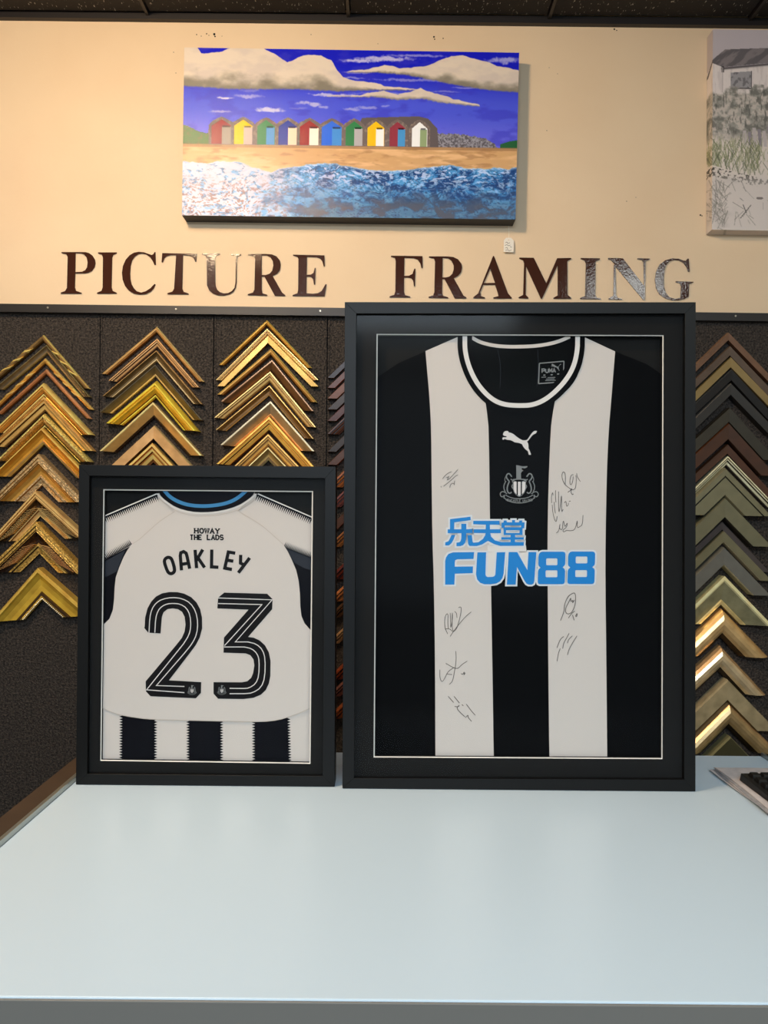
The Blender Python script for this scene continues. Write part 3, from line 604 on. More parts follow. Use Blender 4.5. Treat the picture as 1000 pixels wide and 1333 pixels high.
def corner_sample(name, ax, ay, th, H, v, prof, cols, finish, label, group, orn=None, depth=None):
    """mitred L of moulding; ax, ay its outer tip, H half diagonal, v width along the mitre (all in photo pixels at the board)"""
    K = (FELTY - 0.02) / F
    dz = depth or min(max(v * K * 0.75, 0.013), 0.04)
    dist = FELTY - dz * 0.8
    pl = Plane((0, dist, 0), (0, -1, 0))
    A = pl.pt(ax, ay); s = dist / F
    c, sn = math.cos(th + ROLL), math.sin(th + ROLL)
    def W(x, y, h):       # x right, y up in sample frame (pixels), h metres above the board
        X = x * c + y * sn; Z = -x * sn + y * c
        return Vector((A.x + X * s, FELTY - h, A.z + Z * s))
    root = empty(name, W(0, -H, 0), label, 'frame sample', group)
    pts, ci = PROF[prof]
    fin = finish if isinstance(finish, (list, tuple)) else [finish] * 3
    cc = list(cols)
    if fin[0] in ('metal', 'rough'): cc[0] = tuple(min(255, int(x * 1.12 + 12)) for x in cc[0]); cc[2] = tuple(int(x * .8) for x in cc[2]) if sum(cc[2]) < sum(cc[0]) * .8 else cc[2]  # ridge highlights and hollow shade strengthened in the strip colours
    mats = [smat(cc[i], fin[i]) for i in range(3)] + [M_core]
    for sgn in (-1, 1):
        V = []; Fc = []; Mi = []
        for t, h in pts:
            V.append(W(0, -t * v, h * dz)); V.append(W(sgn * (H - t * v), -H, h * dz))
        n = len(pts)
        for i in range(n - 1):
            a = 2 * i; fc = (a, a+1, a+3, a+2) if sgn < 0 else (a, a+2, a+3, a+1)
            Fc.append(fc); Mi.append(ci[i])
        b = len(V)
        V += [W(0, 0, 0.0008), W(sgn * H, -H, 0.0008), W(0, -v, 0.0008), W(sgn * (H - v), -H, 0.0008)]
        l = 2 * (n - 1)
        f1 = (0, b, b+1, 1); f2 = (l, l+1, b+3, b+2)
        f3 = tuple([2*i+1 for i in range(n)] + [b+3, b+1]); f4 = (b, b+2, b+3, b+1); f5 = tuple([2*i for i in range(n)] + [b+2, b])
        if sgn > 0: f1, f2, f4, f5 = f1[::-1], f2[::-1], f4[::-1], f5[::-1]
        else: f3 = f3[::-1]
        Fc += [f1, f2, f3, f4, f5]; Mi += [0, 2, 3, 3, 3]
        leg = mesh('moulding_leg', V, Fc, mats, Mi, root)
        if orn:
            kind, t0, t1, hh, oc = orn
            V = []; Fc = []; tm = (t0 + t1) / 2
            L = (H - tm * v) * math.sqrt(2)
            pitch = {'ribs': 3.6, 'beads': 2.3, 'bamboo': 17, 'leaf': 3.4}[kind]
            N = max(2, int(L / pitch))
            for k in range(N):
                f = (k + .5) / N
                for part in ((0,) if kind != 'bamboo' else (0,)):
                    if kind in ('ribs', 'leaf', 'bamboo'):
                        wf = {'ribs': .27, 'leaf': .36, 'bamboo': .26}[kind] / N
                        def Q(ff, t, h): return W(sgn * (H - t * v) * ff, -t * v - (H - t * v) * ff, h * dz)
                        # keep the cross line square to the leg: shift along the leg with t
                        dl = (t1 - t0) * v * .5 / max(1, (H - tm * v))
                        fa, fb = f - wf, f + wf
                        b = len(V)
                        lo = hh - .3
                        V += [Q(fa + dl, t0, lo), Q(fb + dl, t0, lo), Q(fb - dl, t1, lo), Q(fa - dl, t1, lo),
                              Q(f + dl - wf*.4, t0 + .03, hh), Q(f + dl + wf*.4, t0 + .03, hh), Q(f - dl + wf*.4, t1 - .03, hh), Q(f - dl - wf*.4, t1 - .03, hh)]
                        if fb + dl > 1 or fa - dl < 0:
                            del V[b:]; continue
                        Fc += [(b+4,b+5,b+6,b+7),(b,b+1,b+5,b+4),(b+1,b+2,b+6,b+5),(b+2,b+3,b+7,b+6),(b+3,b,b+4,b+7)]
                    else:
                        cx, cy = sgn * (H - tm * v) * f, -tm * v - (H - tm * v) * f; r = 1.15
                        b = len(V)
                        V.append(W(cx, cy, hh * dz + 0.0022))
                        for q_ in range(6):
                            an = q_ * math.pi / 3; V.append(W(cx + r*math.cos(an)*.75, cy + r*math.sin(an)*.75, hh * dz + 0.0015))
                        for q_ in range(6):
                            an = q_ * math.pi / 3; V.append(W(cx + r*math.cos(an), cy + r*math.sin(an), hh * dz - 0.001))
                        for q_ in range(6):
                            p_ = (q_ + 1) % 6; Fc += [(b, b+1+q_, b+1+p_), (b+1+q_, b+7+q_, b+7+p_, b+1+p_)]
            if Fc:
                o = mesh({'ribs': 'ribbing', 'beads': 'beading', 'bamboo': 'bamboo_rings', 'leaf': 'leaf_ornament'}[kind], V, Fc, smat(oc, 'metal'), None, leg)
                o['kind'] = 'stuff'
    return root
M_core = mat('raw_wood_core', (92, 66, 44), 0.8)

def tip(ax, ay, L=None, R=None):
    th = []; le = []
    if R: dx, dy = R[0]-ax, R[1]-ay; th.append(math.atan2(dy, dx) - math.pi/4); le.append(math.hypot(dx, dy))
    if L: dx, dy = ax-L[0], L[1]-ay; th.append(-(math.atan2(dy, dx) - math.pi/4)); le.append(math.hypot(dx, dy))
    return sum(th)/len(th), sum(le)/len(le)/math.sqrt(2)

G1, G2, G3, G4 = (222,180,100), (200,150,68), (110,74,32), (240,200,112)
PALE, PINK, OLIVE, DKB, BRZ = (214,186,136), (190,134,92), (104,94,62), (44,30,22), (140,108,62)
me_, ro_, wo_, pa_ = 'metal', 'rough', 'wood', 'paint'
COLS = [
 ('the leftmost column', 'left column of corner samples', [
  (56,435.5,None,(118,505),9,'round',(G1,BRZ,G3),me_,'bright gold rope-banded',('bamboo',.1,.9,1.04,G4)),
  (61,449,None,(119,516),11,'scoop',(OLIVE,(110,92,66),BRZ),me_,'dull bronze',None),
  (58.5,466,None,(123,532),8,'round',(G1,G2,G3),me_,'thin gold bamboo-look',('bamboo',.1,.9,1.04,(232,190,110))),
  (60,480,None,(120,544),8,'round',((196,140,96),(176,116,74),(120,70,40)),me_,'thin copper-pink',None),
  (56,498,None,(122,565),17,'ogee',(G1,G2,(170,110,50)),me_,'warm gold stepped',None),
  (58,517,None,(123,586),18,'step',((206,154,84),G1,G3),me_,'gold with carved outer edge',('leaf',.03,.16,1.08,(190,130,70))),
  (57,538,None,(120,600),19,'ogee',(G1,G2,G3),ro_,'leaf-carved gold',('leaf',.35,.62,1.04,G1)),
  (55,557,'a',(0.0,64),21,'scoop',((222,170,84),(214,152,50),(196,150,90)),me_,'smooth bright gold',None),
  (51,591,'a',(0.0,62),40,'cove',((176,146,100),(150,112,58),G2),(ro_,me_,me_),'wide antique gold with grey edges',None),
  (47,639,'a',(-0.06,64),33,'cove',((206,160,98),(150,104,50),(66,46,26)),me_,'wide gold with ribbed cove',('ribs',.34,.68,.86,(232,190,124))),
  (48,679,'a',(0.0,67),42,'cove',(G2,DKB,(60,38,24)),(ro_,wo_,me_),'wide gold and brown ribbed',('ribs',.34,.68,.88,(246,180,116))),
  (50,739,'a',(-0.08,67),42,'scoop',((206,158,66),(232,184,66),(80,54,28)),me_,'wide shiny gold beaded',('beads',.92,1.0,.6,(226,206,168)))]),
 ('the second column', 'second column of corner samples', [
  (204,424.6,(133,485),(270,496),9,'round',((226,180,118),(206,158,92),G3),me_,'slim pale gold',None),
  (205,441,(142,493),(264.5,503),11,'step',((190,144,92),(150,108,66),(110,76,44)),me_,'brown gold stepped',None),
  (204,456,(135,516),(266,525.5),14,'scoop',(BRZ,(110,88,54),PALE),me_,'bronze with pale sight edge',None),
  (202.5,475,(130,537),(266,544.5),14,'bevelin',((66,58,42),(110,92,58),(232,196,130)),me_,'dark olive with gold edge',None),
  (203,495,(137,552),(260,560),22,'ogee',((236,178,52),(240,186,56),(160,100,40)),me_,'bright yellow gold',None),
  (200,524,(130,585),(268,590),19,'bevelin',((226,180,116),(212,166,96),(60,40,26)),me_,'pale gold with dark inner edge',None),
  (201,554,'a',(0.02,66),18,'flat',((226,176,122),(216,166,108),(90,60,36)),me_,'plain peach gold',None),
  (199,577,'a',(0.02,62),24,'step',((226,168,92),(196,126,50),(150,90,40)),me_,'orange gold striped',None)]),
 ('the third column', 'third column of corner samples', [
  (347.5,416,(285,475),(408.7,477.5),8,'round',((232,184,88),(206,150,60),G3),me_,'slim shiny gold',None),
  (348,428,(282,495),(417,493),8,'step',((222,172,104),(196,136,80),(176,110,64)),me_,'narrow pinkish gold striped',None),
  (349,437,(283,503),(417,501),10,'flat',((232,184,106),(214,164,84),(140,92,44)),me_,'plain soft gold',None),
  (353,453,(283,514),(415,522.5),10,'round',((232,184,100),(212,158,78),(120,76,36)),me_,'smooth domed gold',None),
  (354.5,469,(289,523.5),(410,534.5),14,'bevelin',((132,96,68),(112,78,48),(98,64,34)),me_,'matt brown sloping',None),
  (352,483.6,(280,543),(415,555),13,'step',((214,168,104),(150,104,50),(190,140,70)),me_,'gold and brown striped',None),
  (351,501.6,(281,559),(411.5,569),13,'scoop',((206,158,90),(130,92,46),G3),me_,'gold with dark hollow',None),
  (352.6,522.5,(288,580.5),(410.6,586),19,'bevelin',((176,160,128),(160,138,104),(226,164,104)),me_,'grey champagne with rosy inner edge',None),
  (351,542.5,(281,604),(415,608),19,'step',((222,156,66),(214,142,44),(70,44,30)),me_,'orange gold with dark brown inside',None),
  (349.4,565,'a',(0.01,64),15,'step',((206,152,80),(150,104,50),(196,144,78)),me_,'golden brown striped',None),
  (349.4,582,'a',(0.01,64),17,'scoop',((206,176,120),(176,144,84),G3),me_,'pale olive gold',None)]),
]
R_ = (92,44,26); R2 = (140,78,42); R3 = (60,30,24)
c4 = []
for b, v, c, d_ in ((493,9,R3,'thin dark red'),(506,10,(130,74,54),'thin reddish pink'),(520,13,(150,84,40),'orange-brown wood'),(534,13,(78,54,34),'dark walnut'),(549,12,(110,56,40),'red mahogany'),(566,15,(84,50,38),'dark mahogany'),(589,12,(70,50,34),'thin dark oak'),(606,13,(112,66,36),'brown oak'),
                    (635,19,(166,96,50),'orange oak'),(661,17,(120,66,60),'dusky red'),(690,13,(104,64,44),'thin red brown'),(713,17,(150,90,44),'honey oak'),(755,24,(96,34,20),'deep red mahogany'),(784,26,(190,112,60),'bright orange wood'),(805,17,(92,62,40),'dull brown'),(839,15,(178,136,96),'pale tan wood'),(886,22,(140,60,26),'orange-red wood'),(908,17,(130,84,74),'rosy brown'),(937,19,(146,74,36),'chestnut')):
    c4.append((493.5, b-66, 'a', (0.0, 66), v, 'step' if v > 14 else 'flat', (c, tuple(int(x*.75) for x in c), tuple(min(255, int(x*1.15)) for x in c)), wo_, d_, None))
COLS.append(('the column between the framed shirts', 'corner samples half hidden behind the large frame', c4))
SG = (150,144,118)
COLS.append(('the right-hand column', 'right column of corner samples', [
  (948,432.6,'a',(0.0,64),11,'flat',((150,112,82),(112,78,54),(80,52,36)),wo_,'light brown thin wooden',None),
  (950,450.6,'a',(0.01,64),13,'flat',((104,84,66),(88,70,56),(60,46,38)),wo_,'taupe flat wooden',None),
  (951,465,'a',(0.0,64),14,'flat',((150,128,80),(142,120,74),(100,82,50)),pa_,'olive gold flat',None),
  (952,481,'a',(0.02,64),15,'flat',((90,92,92),(22,20,20),(22,20,20)),pa_,'gloss black',None),
  (951,499,'a',(0.0,66),16,'flat',((128,124,118),(52,50,48),(40,38,36)),pa_,'charcoal with light outer edge',None),
  (949,530.5,'a',(0.03,66),20,'flat',((40,36,28),(48,44,34),(34,30,24)),wo_,'wide black-brown',None),
  (948,551,'a',(0.03,66),22,'flat',((84,46,24),(68,36,18),(40,22,14)),wo_,'wide dark red brown',None),
  (947,578,'a',(0.03,66),14,'flat',((98,56,28),(76,42,22),(40,22,14)),wo_,'russet brown',None),
  (947,593.5,'a',(0.0,66),13,'step',((200,190,156),(150,140,116),(60,54,46)),me_,'bright silver striped',None),
  (943,609,'a',(0.0,62),37,'flatline',((140,134,104),(124,120,92),(58,56,44)),pa_,'wide olive grey grooved',None),
  (943,647.5,'a',(0.0,63),27,'flat',((130,126,98),(118,114,88),(60,56,46)),pa_,'olive grey flat',None),
  (940,679,'a',(0.01,64),11,'flat',((110,102,96),(76,68,66),(40,36,36)),pa_,'thin purple-grey',None),
  (942,691,'a',(0.0,64),15,'flat',((130,124,96),(120,114,86),(220,208,170)),pa_,'olive with silver inner edge',None),
  (942,712,'a',(0.0,62),24,'flat',((128,126,116),(112,110,102),(220,210,178)),pa_,'steel grey with bright inner edge',None),
  (942,749.6,'a',(0.0,64),38,'bevelin',((222,200,146),(150,146,112),(222,196,132)),me_,'wide champagne gold edged',None),
  (942,793,'a',(0.0,62),38,'round',((196,150,92),(206,172,118),(70,54,36)),me_,'wide rounded antique gold',None),
  (940,841,'a',(0.02,62),34,'round',((176,140,94),(204,182,142),(60,50,40)),me_,'wide smooth pale champagne',None),
  (946.6,884,'a',(0.0,66),28,'flat',((186,168,130),(172,156,120),(110,90,58)),me_,'pale brushed bronze flat',None),
  (950,915,'a',(-0.02,66),34,'round',((176,140,92),(166,140,96),(50,38,24)),me_,'rounded dark champagne',None),
  (950,958,'a',(0.0,66),30,'flat',((150,144,104),(70,66,40),(60,56,34)),pa_,'dark olive flat',None)]))
ORD = ['topmost','second','third','fourth','fifth','sixth','seventh','eighth','ninth','tenth','eleventh','twelfth','thirteenth','fourteenth','fifteenth','sixteenth','seventeenth','eighteenth','nineteenth','twentieth']
for cn, grp, rows_ in COLS:
    rows_ = [tuple(r) for r in rows_]
    for i, r in enumerate(rows_):
        ax, ay, L, R, v, prof, cols, fin, desc, orn = r
        if L == 'a': th, H = R
        else: th, H = tip(ax, ay, L, R)
        nxt = rows_[i+1][1] - ay if i + 1 < len(rows_) else 999
        dth = 0
        if i + 1 < len(rows_):
            q_ = rows_[i+1]; t2 = q_[3][0] if q_[2] == 'a' else tip(q_[0], q_[1], q_[2], q_[3])[0]; dth = abs(t2 - th)
        v = max(min(v, nxt - 0.6 - 50 * dth), 0.7 * min(v, nxt - 0.6))
        pos = ORD[i] + (' in ' if i == 0 else ' from the top in ') + cn
        corner_sample('corner_sample', ax, ay, th, H, v, prof, cols, fin, '%s corner sample, %s' % (desc, pos), grp, orn)

# ------------------------------------------------------------------ framed shirts
LEAN = math.radians(1.0)
def frame_build(outer, lip, bev, ybase, label, depth=0.042):
    n = Vector((0, -math.cos(LEAN), math.sin(LEAN)))
    P0 = Plane((0, ybase, CT), n)                       # front face of the moulding
    base = (P0.pt(*outer[3]) + P0.pt(*outer[2])) / 2; base.z = CT
    root = empty('framed_shirt', base, label, 'framed shirt')
    o = [P0.pt(*p) for p in outer]; l = [P0.pt(*p) for p in lip]
    for p in o[2:]:
        p.z = max(p.z, CT + 0.0005); 
    o[2].z = o[3].z = CT + 0.0008
    B = lambda p, k: p - n * k
    for i in range(4):
        j = (i + 1) % 4
        V = [o[i], o[j], l[j], l[i]] + [B(o[i], depth), B(o[j], depth), B(l[j], depth), B(l[i], depth)]
        for q in (4, 5):
            if V[q].z < CT: V[q].z = CT + 0.0008
        Fc = [(0,1,2,3),(7,6,5,4),(0,4,5,1),(3,2,6,7),(1,5,6,2),(0,3,7,4)]
        ob = mesh('frame_moulding', V, [f[::-1] for f in Fc], M['frame'], None, root); bevel(ob, 0.0003, 1)
    return P0, root

def mount_build(P0, root, lip, bev, OFF):
    """black window mount with a white bevel, glazing and backing; OFF = depth of mount behind the moulding front"""
    P = Print(P0); e = 2
    L = [(lip[0][0]-e, lip[0][1]-e), (lip[1][0]+e, lip[1][1]-e), (lip[2][0]+e, lip[2][1]+e), (lip[3][0]-e, lip[3][1]+e)]
    w_ = 1.5
    I = [(bev[0][0]+w_, bev[0][1]+w_), (bev[1][0]-w_, bev[1][1]+w_), (bev[2][0]-w_, bev[2][1]-w_), (bev[3][0]+w_, bev[3][1]-w_)]
    P.poly([L, bev[::-1]], -OFF)
    P.build('mount_board', M['mount'], root)
    P = Print(P0)
    a = [P0.pt(x, y, -OFF) for x, y in bev]; b = [P0.pt(x, y, -OFF-0.0022) for x, y in I]
    mesh('mount_bevel', a + b, [(i, i+4, (i+1) % 4+4, (i+1) % 4) for i in range(4)], M['bevel'], None, root)['label'] = 'white bevelled edge of the mount'
    # deep box sides behind the window
    b2 = [P0.pt(x, y, -OFF-0.0022) for x, y in I]; c2 = [p - P0.n * 0.012 for p in b2]
    mesh('box_side', b2 + c2, [(i, i+4, (i+1) % 4+4, (i+1) % 4) for i in range(4)], M['mount'], None, root)
    P = Print(P0); P.poly([[(x + dx, y + dy) for (x, y), (dx, dy) in zip(L, ((3,3),(-3,3),(-3,-3),(3,-3)))]], -OFF-0.0145, 0.003); P.build('backing_board', M['backing'], root)
    P = Print(P0); P.poly([[(x, y) for x, y in L]], -OFF+0.003, 0.0); P.build('glazing', M['glass'], root)

def clip_poly(poly, x0, y0, x1, y1):
    def cl(p, f, g):
        out = []
        for i in range(len(p)):
            a, b = p[i-1], p[i]; fa, fb = f(a), f(b)
            if (fa >= 0) != (fb >= 0):
                t = fa/(fa-fb); out.append((a[0]+(b[0]-a[0])*t, a[1]+(b[1]-a[1])*t))
            if fb >= 0: out.append(b)
        return out
    for f in (lambda p: p[0]-x0, lambda p: x1-p[0], lambda p: p[1]-y0, lambda p: y1-p[1]):
        poly = cl(poly, f, None)
        if not poly: return []
    return poly

# ---- crest and cat drawn in their own 1000-unit boxes
def crest(P, fx, off, g=0, wmat=1, k=1.0, simple=False):
    def ln(p, w, m=g, c=False, s=2): P.line([fx(a) for a in p], w*k, off, m, c, s)
    # tower with flag
    P.poly([[fx(a) for a in ((468,60),(505,66),(560,78),(632,74),(628,90),(590,108),(552,100),(545,120),(572,140),(548,156),(536,180),(540,262),(470,262))]], off, 0, g)
    # sea horses
    for s in (1, -1):
        X = lambda x: 512 + s * (x - 512)
        ln([(X(405),228),(X(388),205),(X(368),180),(X(338),188),(X(322),222),(X(338),262),(X(372),292),(X(348),340),(X(335),400),(X(345),450),(X(378),470),(X(402),448)], 18)
        ln([(X(320),290),(X(288),350),(X(292),410),(X(312),446)], 13)
        ln([(X(410),285),(X(432),330),(X(400),360),(X(420),400)], 14)
        ln([(X(388),262),(X(440),290),(X(470),300)], 13)
        ln([(X(318),222),(X(300),262),(X(310),300)], 8)
        # ribbon curl
        ln([(X(335),475),(X(300),445),(X(255),440),(X(232),478),(X(252),518),(X(285),512),(X(298),488)], 13)
        ln([(X(285),525),(X(345),572),(X(430),600),(512,606)], 12)
        ln([(X(310),488),(X(370),522),(X(440),540),(512,544)], 12)
        ln([(X(300),500),(X(290),540)], 12, s=0)
    ln([(420,270),(470,262),(540,262),(606,270)], 16)
    # shield
    P.poly([[fx(a) for a in ((432,300),(600,300),(600,400),(580,450),(545,485),(512,505),(478,485),(445,450),(430,400))]], off+0.0001, 0, wmat)
    for x0, x1 in ((474,492), (534,552)):
        P.poly([[fx(a) for a in ((x0,295),(x1,295),(x1,492),(x0,492))]], off+0.0002, 0, 2)
    ln([(425,296),(424,400),(442,455),(475,492),(512,516),(550,492),(584,455),(604,400),(605,296)], 9, s=1)
    if not simple:
        word(P, 'NEWCASTLE UNITED', lambda a: fx((a[0], 590 - a[1] - 0.00042*(a[0]-512)**2)), 322, 0, 380, 30, 7*k, off+0.0002, g)

CAT = [(150,340),(175,318),(215,322),(248,310),(244,296),(190,288),(165,265),(175,225),(205,190),(240,184),(275,186),(290,215),(340,225),(400,255),(450,300),(520,350),(590,385),(660,385),(690,375),(730,320),(780,245),(820,200),(850,182),(905,185),(890,215),(875,240),(840,250),(800,280),(750,345),(710,395),(685,415),(710,450),(718,500),(718,560),(740,600),(770,680),(772,700),(725,700),(712,640),(700,615),(650,580),(610,530),(575,465),(500,440),(420,430),(370,400),(320,380),(260,376),(215,360),(190,358),(178,376),(158,372)]

# ---- a small stroke alphabet on a 0..1 x 0..1 cell (y up)
SF = {
 'A': [[(0,0),(.5,1),(1,0)], [(.2,.35),(.8,.35)]], 'C': [[(1,.85),(.7,1),(.3,1),(0,.7),(0,.3),(.3,0),(.7,0),(1,.15)]],
 'D': [[(0,0),(0,1),(.6,1),(1,.7),(1,.3),(.6,0),(0,0)]], 'E': [[(1,0),(0,0),(0,1),(1,1)], [(0,.5),(.75,.5)]],
 'H': [[(0,0),(0,1)], [(1,0),(1,1)], [(0,.5),(1,.5)]], 'I': [[(.5,0),(.5,1)]], 'L': [[(0,1),(0,0),(1,0)]],
 'M': [[(0,0),(0,1),(.5,.35),(1,1),(1,0)]], 'N': [[(0,0),(0,1),(1,0),(1,1)]], 'O': [[(.3,0),(0,.3),(0,.7),(.3,1),(.7,1),(1,.7),(1,.3),(.7,0),(.3,0)]],
 'P': [[(0,0),(0,1),(.8,1),(1,.8),(.8,.5),(0,.5)]], 'S': [[(0,.15),(.3,0),(.8,0),(1,.25),(.8,.5),(.2,.5),(0,.75),(.2,1),(.7,1),(1,.85)]],
 'T': [[(.5,0),(.5,1)], [(0,1),(1,1)]], 'U': [[(0,1),(0,.25),(.3,0),(.7,0),(1,.25),(1,1)]], 'W': [[(-.12,1),(.2,0),(.5,.9),(.8,0),(1.12,1)]],
 'Y': [[(0,1),(.5,.45),(1,1)], [(.5,.45),(.5,0)]], ' ': []}
def word(P, txt, fx, x, y, W_, H_, w, off, m=0, gap=.35, slab=0):
    n = len(txt); cw = W_ / (n + (n-1)*gap)
    for i, ch in enumerate(txt):
        x0 = x + i * cw * (1 + gap)
        for st in SF[ch]:
            P.line([fx((x0 + a*cw, y + b*H_)) for a, b in st], w, off, m)
        if slab and ch != ' ':
            ends = {'H': ((0,0),(0,1),(1,0),(1,1)), 'A': ((0,0),(1,0)), 'T': ((.5,0),), 'W': ((0,1),(1,1)), 'Y': ((0,1),(1,1),(.5,0)), 'L': ((0,1),), 'D': (), 'E': (), 'S': (), 'O': ()}[ch]
            for a, b in ends:
                P.line([fx((x0 + (a-.28)*cw, y + b*H_)), fx((x0 + (a+.28)*cw, y + b*H_))], slab, off, m)

# ================================================================= big shirt
outer = [(449,393.2),(906,393.4),(905.6,1030.3),(445.8,1027.8)]
lip = [(464,408),(892,408),(891,1015),(461,1013)]
bev = [(490.3,434.6),(864,436.2),(862.6,988.2),(486.4,986)]
yb = 0.5*(TOP.pt(446, 1027.6).y + TOP.pt(905, 1030.2).y)
P0, root = frame_build(outer, lip, bev, yb, 'large black frame with a black and white striped football shirt, blue FUN88 print')
OFF = 0.010; mount_build(P0, root, lip, bev, OFF)
S0 = -OFF - 0.0115        # backing front level (relative to moulding front)
L1 = S0 + 0.003; L2 = L1 + 0.0006
def clipA(p): return clip_poly(p, 485.5, 434, 865, 989.5)
# black body incl. sleeves
P = Print(P0); P.poly([clipA([(493,490),(520,472),(554,457.5),(600,436),(630,424),(730,424),(757,436.5),(801,457.5),(842,474),(861,487),(872,520),(872,1000),(480,1000),(487,520)])], L1, 0.0025)
shirt = P.build('striped_shirt', M['black'], root); shirt['label'] = 'black and white striped shirt front'
def sub(name, P_, m, label=None):
    o = P_.build(name, m, shirt)
    if label: o['label'] = label
    return o
P = Print(P0); P.poly([chaikin([(554,457),(556,480),(559.5,520),(561.5,560),(562,620),(563,700),(565,760),(566.5,860),(567,989)], 1) + [(643,989)] + chaikin([(642.5,960),(641,860),(639.3,760),(638,680),(636.5,560),(634.5,540),(632,522)], 1) + chaikin([(632,522),(618,511),(608,495),(602,478),(598.8,460),(598.5,437.5)], 1)[1:]], L2, 0.0007)
sub('white_stripe', P, M['white'])
P = Print(P0); P.poly([chaikin([(801,457.5),(799.5,475),(796,520),(792.5,560),(790,620),(788.5,700),(788.3,760),(789.5,860),(790.7,989)], 1) + [(715.6,989)] + chaikin([(715,960),(714,860),(713.2,760),(713,700),(714,640),(717,560),(719.5,540),(723,520)], 1) + chaikin([(723,520),(738,509),(750,494),(756,478),(759.2,460),(758,437.5)], 1)[1:]], L2, 0.0007)
sub('white_stripe', P, M['white'])
# inside of the neck, label, collar rings
neckL = [(600,437),(600,456),(605,480),(614,500),(629,518),(648,528),(668,531)]
neckR = [(690,530.5),(712,523),(732,505),(745,487),(753,468),(757,450),(757,437)]
P = Print(P0); P.poly([chaikin(neckL + neckR, 2)], L2 + 0.0004, 0); sub('neck_inside', P, M['inner'], 'dark inside of the neck')
P = Print(P0)
P.line([(648,455),(651,470),(652,485),(651,505)], 0.5, L2+0.0006); sub('inner_seam', P, M['greyband'])
P = Print(P0); P.line([(700,455),(701,470),(699,505)], 0.5, L2+0.0006); sub('inner_seam', P, M['greyband'])
P = Print(P0)
P.line([(612,437.3),(618,441.8),(628,446.5),(645,450.3),(662,451.4),(680,451.3),(698,450.4),(716,447.6),(730,443.6),(743,437.6)], 4.6, L2+0.0008, 0, smooth=2); sub('back_neck_band', P, M['white'], 'white line across the back of the neck')
P = Print(P0)
ringc = [(605.3,437.3),(605.2,456),(610.5,478),(622,501),(639,519),(655,526.6),(675,528.2),(695,527.3),(714,518),(733.7,499.4),(746.5,479.4),(751.8,457.5),(752.2,437.3)]
P.line(ringc, 19, L2+0.0012, 0, smooth=2); sub('collar', P, M['black'], 'black ribbed collar')
P = Print(P0); P.line([(605.3,436.3)]+ringc[1:-1]+[(752.2,436.8)], 6.0, L2+0.0020, 0, smooth=2)
sub('collar_band', P, M['white2'], 'white ring round the collar')
P = Print(P0)
for q_ in (((702.3,473),(734.3,470.2)), ((702.3,473),(701.2,499.4)), ((701.2,499.4),(723,497.8)), ((734.3,470.2),(733.8,487))): P.line(list(q_), 1.4, L2+0.0010)
cf = lambda a: (717.4-2.2 + a[0]*0.0172, 470.6 + a[1]*0.0172)
P.poly([[cf(a) for a in CAT]], L2+0.0010)
word(P, 'PUMA', lambda a: (a[0], 485.2 - a[1] - (a[0]-705)*.03), 705.8, 0, 17.5, 4.8, 1.5, L2+0.0010, gap=.3)
for x, y in ((707.5,488.5),(717,488),(725.5,487)): P.line([(x,y),(x+2.6,y-.3)], 1.5, L2+0.0010)
for y, a, b in ((491.2,705,711),(491.6,713,723),(493.6,711,722),(495.4,710,723.5)): P.line([(a,y),(b,y-.4)], 0.9, L2+0.0010)
sub('neck_label', P, M['printgrey'], 'small grey size label with cat logo printed inside the neck')
# cat logo
P = Print(P0); P.poly([tf(CAT, 645, 550, .06)], L2+0.0004); sub('cat_logo', P, M['printwhite'], 'white leaping cat logo on the chest')
P = Print(P0); crest(P, lambda a: (630+a[0]*.09, 600+a[1]*.0905), L2+0.0004, k=.09); o = P.build('club_crest', [M['printgrey'], M['printwhite'], M['black']], shirt); o['label'] = 'grey club crest with sea horses, tower and striped shield'
# sponsor
Z5 = lambda p: tf(p, 570, 665, .12)
SP = [[(80,800),(80,545),(90,505),(115,468),(165,450),(395,447),(388,522),(215,525),(190,535),(185,560),(185,605),(382,603),(380,675),(185,682),(180,800)],
 [(430,450),(525,450),(518,690),(524,708),(542,718),(595,716),(615,708),(625,690),(640,450),(732,448),(715,680),(702,728),(675,765),(635,788),(570,797),(505,796),(460,780),(428,745),(415,690)],
 [(770,447),(862,447),(972,643),(985,447),(1070,447),(1048,760),(1040,788),(1020,800),(985,800),(962,788),(940,755),(860,610),(845,800),(750,800)]]
def o8(x, y0, y1, w_, l):
    return None
e1 = [(300,443),(525,443),(545,450),(553,470),(550,575),(545,590),(522,612),(543,632),(549,650),(545,770),(538,788),(520,796),(272,796),(256,788),(251,770),(255,655),(262,635),(282,616),(262,598),(257,580),(259,500),(265,468),(280,450)]
e2 = [(x+322, y-2) for x, y in e1]
def rr(x0, y0, x1, y1, r=12): return [(x0+r,y0),(x1-r,y0),(x1-3,y0+3),(x1,y0+r),(x1,y1-r),(x1-3,y1-3),(x1-r,y1),(x0+r,y1),(x0+3,y1-3),(x0,y1-r),(x0,y0+r),(x0+3,y0+3)]
h1 = [rr(343,515,465,590), rr(337,645,465,720)]; h2 = [rr(664,495,790,570), rr(659,643,786,718)]
sh = lambda p: [(a+833.3, b) for a, b in p]
SPH = [[SP[0]], [SP[1]], [SP[2]], [sh(e1)] + [sh(h) for h in h1], [sh(e2)] + [sh(h) for h in h2]]
